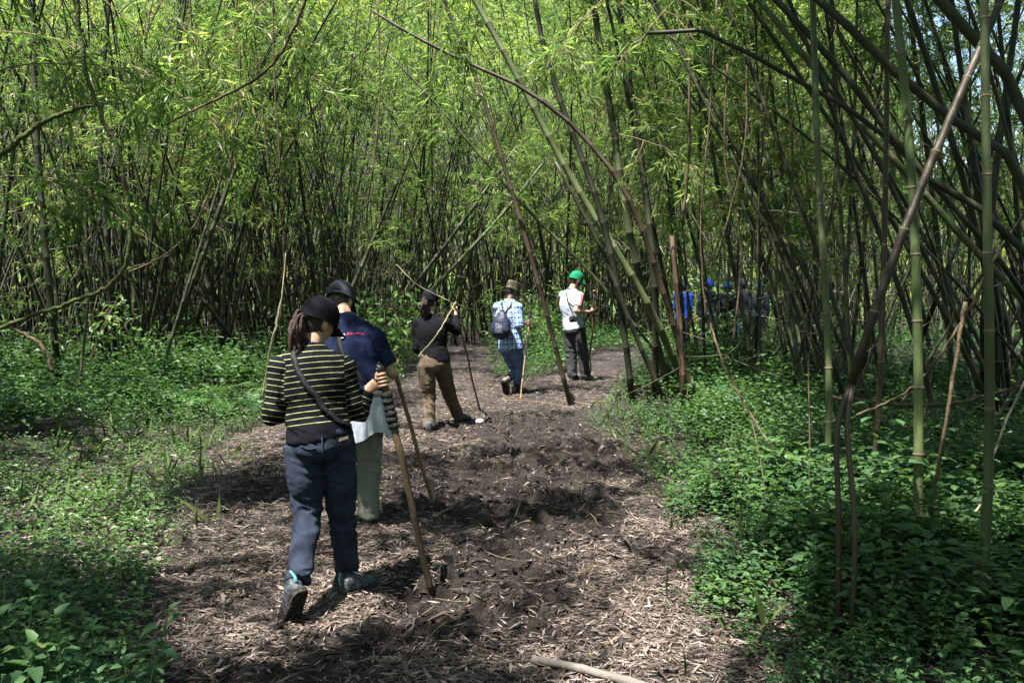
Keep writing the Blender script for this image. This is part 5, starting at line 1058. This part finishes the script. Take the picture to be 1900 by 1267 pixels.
def tied_shirt():
    root, ax = P2[0], np.array((0, 0, 1.)); pel = v3(at(662, 742, 6.05)); n, m = 40, 12; V = []; right, fwd = P2[4], P2[5]
    for lay in (0, .004):
        for i in range(m + 1):
            for j in range(n + 1):
                a = -2.6 + 3.15 * j / n; t = i / m; fold = .014 * t * math.sin(a * 9 + 1.5 * math.sin(a * 3)) + .006 * math.sin(a * 21) * t; rr = 1 + .10 * t; low = -.27 * t - .03 * t * math.sin(a * 4 + 1)
                V.append(pel + right * math.cos(a) * (.196 * rr + fold + lay) + fwd * math.sin(a) * (.158 * rr + fold + lay) + ax * (.045 + low))
    Q = []; k = (m + 1) * (n + 1)
    for lay in (0, 1):
        for i in range(m):
            for j in range(n): a = lay * k + i * (n + 1) + j; q = (a, a + 1, a + n + 2, a + n + 1); Q.append(q if lay else q[::-1])
    o = MB().add(V, Q).obj('tied_shirt', MT['white_grey'], root)
    MB().add(*tube([pel + right * .19 * math.cos(a) + fwd * .15 * math.sin(a) + ax * (.05 + .006 * math.sin(a * 7)) for a in np.linspace(0, 6.283, 25)], [(.018, .024)] * 25, 8, 1, cap=False)).obj('tied_sleeve', MT['grey_green'], root)
tied_shirt()
bv = bvh_of(P2[1])
def lettering(text, px0, px1, py, Y, hgt, bv, mat, parent, slope=0.):
    cu = bpy.data.curves.new('t', 'FONT'); cu.body = text; cu.size = 1; o = bpy.data.objects.new('t', cu); COL.objects.link(o); dg = bpy.context.evaluated_depsgraph_get(); me = o.evaluated_get(dg).to_mesh(); V = np.array([v.co for v in me.vertices]); Fc = [tuple(p.vertices) for p in me.polygons]
    bpy.data.objects.remove(o); w = V[:, 0].max(); h = V[:, 1].max(); a, b_ = v3(at(px0, py, Y)), v3(at(px1, py + slope, Y)); X = []
    for v in V: p = a + (b_ - a) * v[0] / w + np.array((0, 0, 1.)) * (v[1] / h) * hgt; l, n, i, d = bv.find_nearest(Vector(p)); X.append(v3(l) + v3(n) * .004)
    m2 = bpy.data.meshes.new('lettering'); m2.from_pydata([tuple(x) for x in X], [], Fc); ob('lettering', m2, MT[mat], parent)
lettering('ACHING', 641, 681, 617, 6.0, .024, bv, 'red_print', P2[1], -3)
P = [at(624, 598, 6.1), at(622, 618, 6.0), at(634, 650, 6.0), at(655, 690, 6.0), at(685, 725, 6.05)]; sb = MB().add(*ribbon(bv, P, .04)).obj('bag_strap', MT['strap_black']); tag(sb, 'black bag strap on the back of the navy T-shirt', 'strap')
l, n, i, d = bv.find_nearest(at(621, 612, 5.9)); V, Q, T = tube([v3(l) + v3(n) * .013 + q for q in (np.array((-.012, 0, -.012)), np.array((-.006, 0, .012)), np.array((.014, 0, .016)), np.array((.008, 0, -.010)), np.array((-.012, 0, -.012)))], [.0028] * 5, 5, 1); MB().add(V, Q, T).obj('buckle', MT['white_plastic'], sb)

# ---- 3: woman in black top, khaki trousers
J = pose({'pel': (806, 668, 10.1), 'chest': (800, 618, 10.14), 'neck': (797, 586, 10.18), 'head': (797, 560, 10.22), 'shL': (774, 602, 10.15), 'elL': (774, 645, 10.1), 'wrL': (786, 655, 10.35), 'haL': (790, 652, 10.45), 'shR': (825, 599, 10.16), 'elR': (848, 615, 10.25), 'wrR': (847, 586, 10.4), 'haR': (847, 573, 10.4),
          'hipL': (791, 682, 10.08), 'hipR': (820, 682, 10.12), 'knL': (795, 740, 10.1), 'knR': (834, 732, 10.4), 'anL': (797, 797, 9.85), 'anR': (852, 775, 10.6)})
J['heelL'], J['toeL'] = foot(J['anL'], .15, .25); J['heelR'], J['toeR'] = foot(J['anR'], .7, .25)
t, b = at(842, 562, 10.45), gnd(891, 764, -.01); set_grip(J, 'R', t, b, .06)
P3 = person('woman in black long-sleeved top and khaki cargo trousers with a raised hand on her stick', J, dict(face=(.35, .9, -.15), skin='skin_tan', shirt='black_cloth', trousers='khaki', cap='cap_black', ponytail=.17, shoes='shoe_grey', w=1.02, k=.97, hemz=-.05, hem=.97, leg=(.106, .096, .080, .072, .072), loose=.012))
stick('straight brown walking stick held high by the woman in black', t, b, .013, .012, 'stick_wood', .004)
for pts in ([at(772 + 6, 715, 9.9), at(786, 716, 9.9), at(800, 715, 9.9)], [at(826, 712, 10.1), at(838, 713, 10.15), at(846, 710, 10.2)]): pocket(P3[2], pts, 'pocket_flap', 'khaki')

# ---- 4: man in plaid
J = pose({'pel': (948, 641, 13.1), 'chest': (943, 588, 13.14), 'neck': (946, 558, 13.18), 'head': (951, 540, 13.24), 'shL': (924, 570, 13.2), 'elL': (925, 605, 13.3), 'wrL': (945, 612, 13.55), 'haL': (950, 612, 13.6), 'shR': (961, 571, 13.08), 'elR': (964, 604, 13.0), 'wrR': (975, 601, 13.15), 'haR': (981, 600, 13.2),
          'hipL': (939, 650, 13.15), 'hipR': (957, 650, 13.06), 'knL': (958, 690, 13.25), 'knR': (966, 684, 13.1), 'anL': (940, 704, 13.0), 'anR': (957, 722, 13.15)})
J['heelL'] = at(933, 707, 12.9); J['toeL'] = at(940, 733, 13.02); J['heelR'], J['toeR'] = foot(J['anR'], .9, .27)
t, b = at(984, 572, 13.22), gnd(966, 744, -.01); set_grip(J, 'R', t, b, .165)
P4 = person('man in blue plaid shirt and jeans with an olive field cap', J, dict(face=(.72, .62, -.30), skin='skin_brown', shirt='plaid', pattern='plaid', trousers='denim', cap='cap_olive', military=True, shoes='shoe_brown', loose=.02, w=1.0, k=1.02, hemz=-.07, leg=(.095, .085, .068, .062, .058), hem=.72, socks=True, sv=.85))
stick('two-tone walking stick with a dark upper half held by the man in plaid', t, b, .014, .012, 'stick_wood', .004, (.0, .52, 9))
def drawstring_bag():
    c = v3(at(931, 602, 12.93)); right, fwd = P4[4], P4[5]; e = empty('drawstring_bag', Vector(c - (0, 0, .18))); tag(e, 'navy drawstring bag on the back of the man in plaid', 'bag'); bk = -fwd
    pts = [c + np.array((0, 0, z)) + bk * o for z, o in ((-.19, .0), (-.17, .02), (-.08, .03), (.03, .02), (.13, .0), (.19, -.02), (.21, -.025))]; V, Q, T = tube(pts, [(.03, .02), (.11, .06), (.155, .085), (.14, .075), (.085, .05), (.035, .03), (.045, .035)], 22, 5, right); V = V + (V - c) * ((noise3(V * 14, 3)[:, None] - .5) * .16)
    pch = MB().add(V, Q, T).obj('pouch', MT['bag_navy'], e); bvp = bvh_of(pch); X = []; Q2 = []
    for i in range(9):
        for j in range(9): l, n, ii, d = bvp.find_nearest(Vector(c + bk * .12 + right * (-.055 + .11 * j / 8) + np.array((0, 0, -.12 + .15 * i / 8)))); X.append(v3(l) + v3(n) * .003)
    for i in range(8):
        for j in range(8): a = i * 9 + j; Q2.append((a, a + 1, a + 10, a + 9))
    MB().add(X, Q2).obj('print', MT['bag_print'], pch); bv = bvh_of(P4[1])
    for s, q in (('L', -1), ('R', 1)):
        P = [c + np.array((0, 0, .19)) + right * q * .02, lerp(c, v3(J['neck']), .75) + right * q * .06 - fwd * .06, v3(J['neck']) + right * q * .09 + np.array((0, 0, -.01))]; MB().add(*ribbon(bv, P, .022, .006, 8)).obj('cord', MT['strap_black'], e)
drawstring_bag()

# ---- 5: man in pale polo and green cap
J = pose({'pel': (1064, 607, 14.8), 'chest': (1058, 565, 14.82), 'neck': (1061, 538, 14.85), 'head': (1069, 520, 14.88), 'shL': (1045, 548, 14.95), 'elL': (1052, 578, 15.05), 'wrL': (1075, 584, 15.05), 'haL': (1082, 583, 15.0), 'shR': (1075, 550, 14.68), 'elR': (1068, 577, 14.5), 'wrR': (1090, 577, 14.65), 'haR': (1098, 577, 14.7),
          'hipL': (1056, 612, 14.87), 'hipR': (1073, 612, 14.75), 'knL': (1060, 655, 14.85), 'knR': (1081, 653, 14.75), 'anL': (1062, 696, 14.8), 'anR': (1086, 696, 14.75)})
J['heelL'], J['toeL'] = foot(J['anL'], .5, .28); J['heelR'], J['toeR'] = foot(J['anR'], 1.3, .28)
t, b = at(1103, 543, 14.72), gnd(1092, 702, -.01); set_grip(J, 'R', t, b, .21)
P5 = person('bearded man in pale polo shirt, green cap and charcoal trousers carrying a camera', J, dict(face=(.88, .42, -.20), skin='skin_light', shirt='polo', trousers='charcoal', cap='cap_green', beard=True, shoes='shoe_grey', sleeve=.36, loose=.018, w=1.02, k=1.06, hemz=-.02, hair='hair_brown', leg=(.108, .10, .086, .08, .078)))
stick('knobbly tan walking stick held by the man in the green cap', t, b, .015, .013, 'stick_wood', .012, None, .026)
t2, b2 = at(1084, 585, 15.0), gnd(1098, 690, 0.); 
bv = bvh_of(P5[1]); P = [at(1044, 536, 14.75), at(1046, 550, 14.6), at(1052, 566, 14.55), at(1060, 584, 14.5)]; cm = empty('camera', at(1064, 592, 14.52)); tag(cm, 'black camera hanging at the hip of the man in the pale polo', 'camera')
MB().add(*ribbon(bv, P, .022, .006)).obj('strap', MT['strap_black'], cm)
c = v3(at(1064, 592, 14.50)); rt = np.array((.9, -.4, 0.)); rt = nrm(rt); fr_ = np.cross((0, 0, 1.), rt); V = []
bm = bmesh.new(); bmesh.ops.create_cube(bm, size=1); bmesh.ops.bevel(bm, geom=bm.edges[:], offset=.12, segments=2, affect='EDGES'); bm.verts.ensure_lookup_table(); V = np.array([v.co for v in bm.verts]); me = bpy.data.meshes.new('camera_body'); fc = [tuple(v.index for v in f.verts) for f in bm.faces]; bm.free()
X = V @ np.stack([rt * .13, fr_ * .065, np.array((0, 0, .09))], 0) + c; me.from_pydata([tuple(x) for x in X], [], fc); ob('camera_body', me, MT['camera_black'], cm)
MB().add(*tube([c - fr_ * .03, c - fr_ * .07 - (0, 0, .01), c - fr_ * .10 - (0, 0, .02)], [.036, .034, .036], 16, 2)).obj('lens', MT['glass_dark'], cm); MB().add(*tube([c + (0, 0, .04), c + (0, 0, .062)], [(.03, .026), (.02, .018)], 10, 1)).obj('viewfinder', MT['camera_black'], cm)
nk = v3(J['neck']); MB().add(*tube([nk + P5[4] * .072 * math.cos(a) + P5[5] * .075 * math.sin(a) + np.array((0, 0, .0 - .012 * math.sin(a))) for a in np.linspace(0, 6.283, 21)], [(.022, .014)] * 21, 8, 1, (0, 0, 1), cap=False)).obj('collar', MT['dark_collar'], P5[1])
a_, b_ = v3(J['shR']), v3(J['elR'])
for q in (-1, 0, 1):
    P = [Vector(lerp(a_, b_, tt) + P5[4] * .07 + P5[5] * (.02 * q - .005) + np.array((0, 0, .05 if tt < .1 else 0))) for tt in (.0, .3, .62)]; MB().add(*ribbon(bv, P, .011, .002, 5, .002)).obj('sleeve_stripe', MT['pink_stripe'], P5[1])
wr = v3(J['wrR']); d_ = nrm(wr - v3(J['elR'])); MB().add(*tube([wr - d_ * .022, wr - d_ * .005], [.036, .036], 14, 1)).obj('watch', MT['strap_black'], P5[0])

# ---- people in blue glimpsed between the stems
def walker(px, py, Y, ang, label, shirt, cap, tr, step, group):
    g = at(px, py, Y); base = np.array((g.x, g.y, 0.)); top = g.z; k = top / 1.70; d = np.array((math.sin(ang), math.cos(ang), 0)); r = np.array((math.cos(ang), -math.sin(ang), 0)); u = np.array((0, 0, 1.)); f = lambda x, y, z: base + r * x * k + d * y * k + u * z * k
    J = {'pel': f(0, 0, .96), 'chest': f(0, .02, 1.26), 'neck': f(0, .02, 1.46), 'head': f(0, .05, 1.60), 'shL': f(-.19, 0, 1.40), 'shR': f(.19, 0, 1.40), 'elL': f(-.24, .06 * step, 1.12), 'elR': f(.24, -.06 * step, 1.12), 'wrL': f(-.22, .20 * step + .05, .92), 'wrR': f(.22, -.02, .90), 'haL': f(-.21, .24 * step + .05, .84), 'haR': f(.21, 0, .82),
         'hipL': f(-.09, 0, .90), 'hipR': f(.09, 0, .90), 'knL': f(-.10, .10 * step, .50), 'knR': f(.10, -.02 * step, .49), 'anL': f(-.10, .20 * step, .09), 'anR': f(.10, -.22 * step, .11)}
    for s in ('L', 'R'): J['heel' + s], J['toe' + s] = foot(J['an' + s], ang, .26 * k)
    person(label, J, dict(face=tuple(d), skin='skin_brown', shirt=shirt, trousers=tr, cap=cap, shoes='shoe_grey', vox=.018, k=k, loose=.02), group)
walker(1268, 524, 18.6, .9, 'person in bright blue jacket behind the broken tan stump', 'porter_blue', 'porter_navy', 'porter_navy', .8, 'people in blue')
walker(1313, 521, 19.6, 1.1, 'person in bright blue cap and dark clothes among the stems', 'porter_navy', 'porter_blue', 'porter_navy', -.7, 'people in blue')
walker(1347, 527, 18.9, .7, 'person in dark clothes and blue cap between two lianas among the stems', 'porter_navy', 'porter_blue', 'porter_navy', .6, 'people in blue')
walker(1379, 522, 20.0, .5, 'person in dark jacket and blue trousers above the leafy shrubs', 'porter_navy', 'porter_navy', 'porter_blue', -.6, 'people in blue')
walker(1409, 527, 19.6, .8, 'person in blue cap and dark jacket next to the thin leaning stem', 'porter_navy', 'porter_blue', 'porter_navy', .5, 'people in blue')
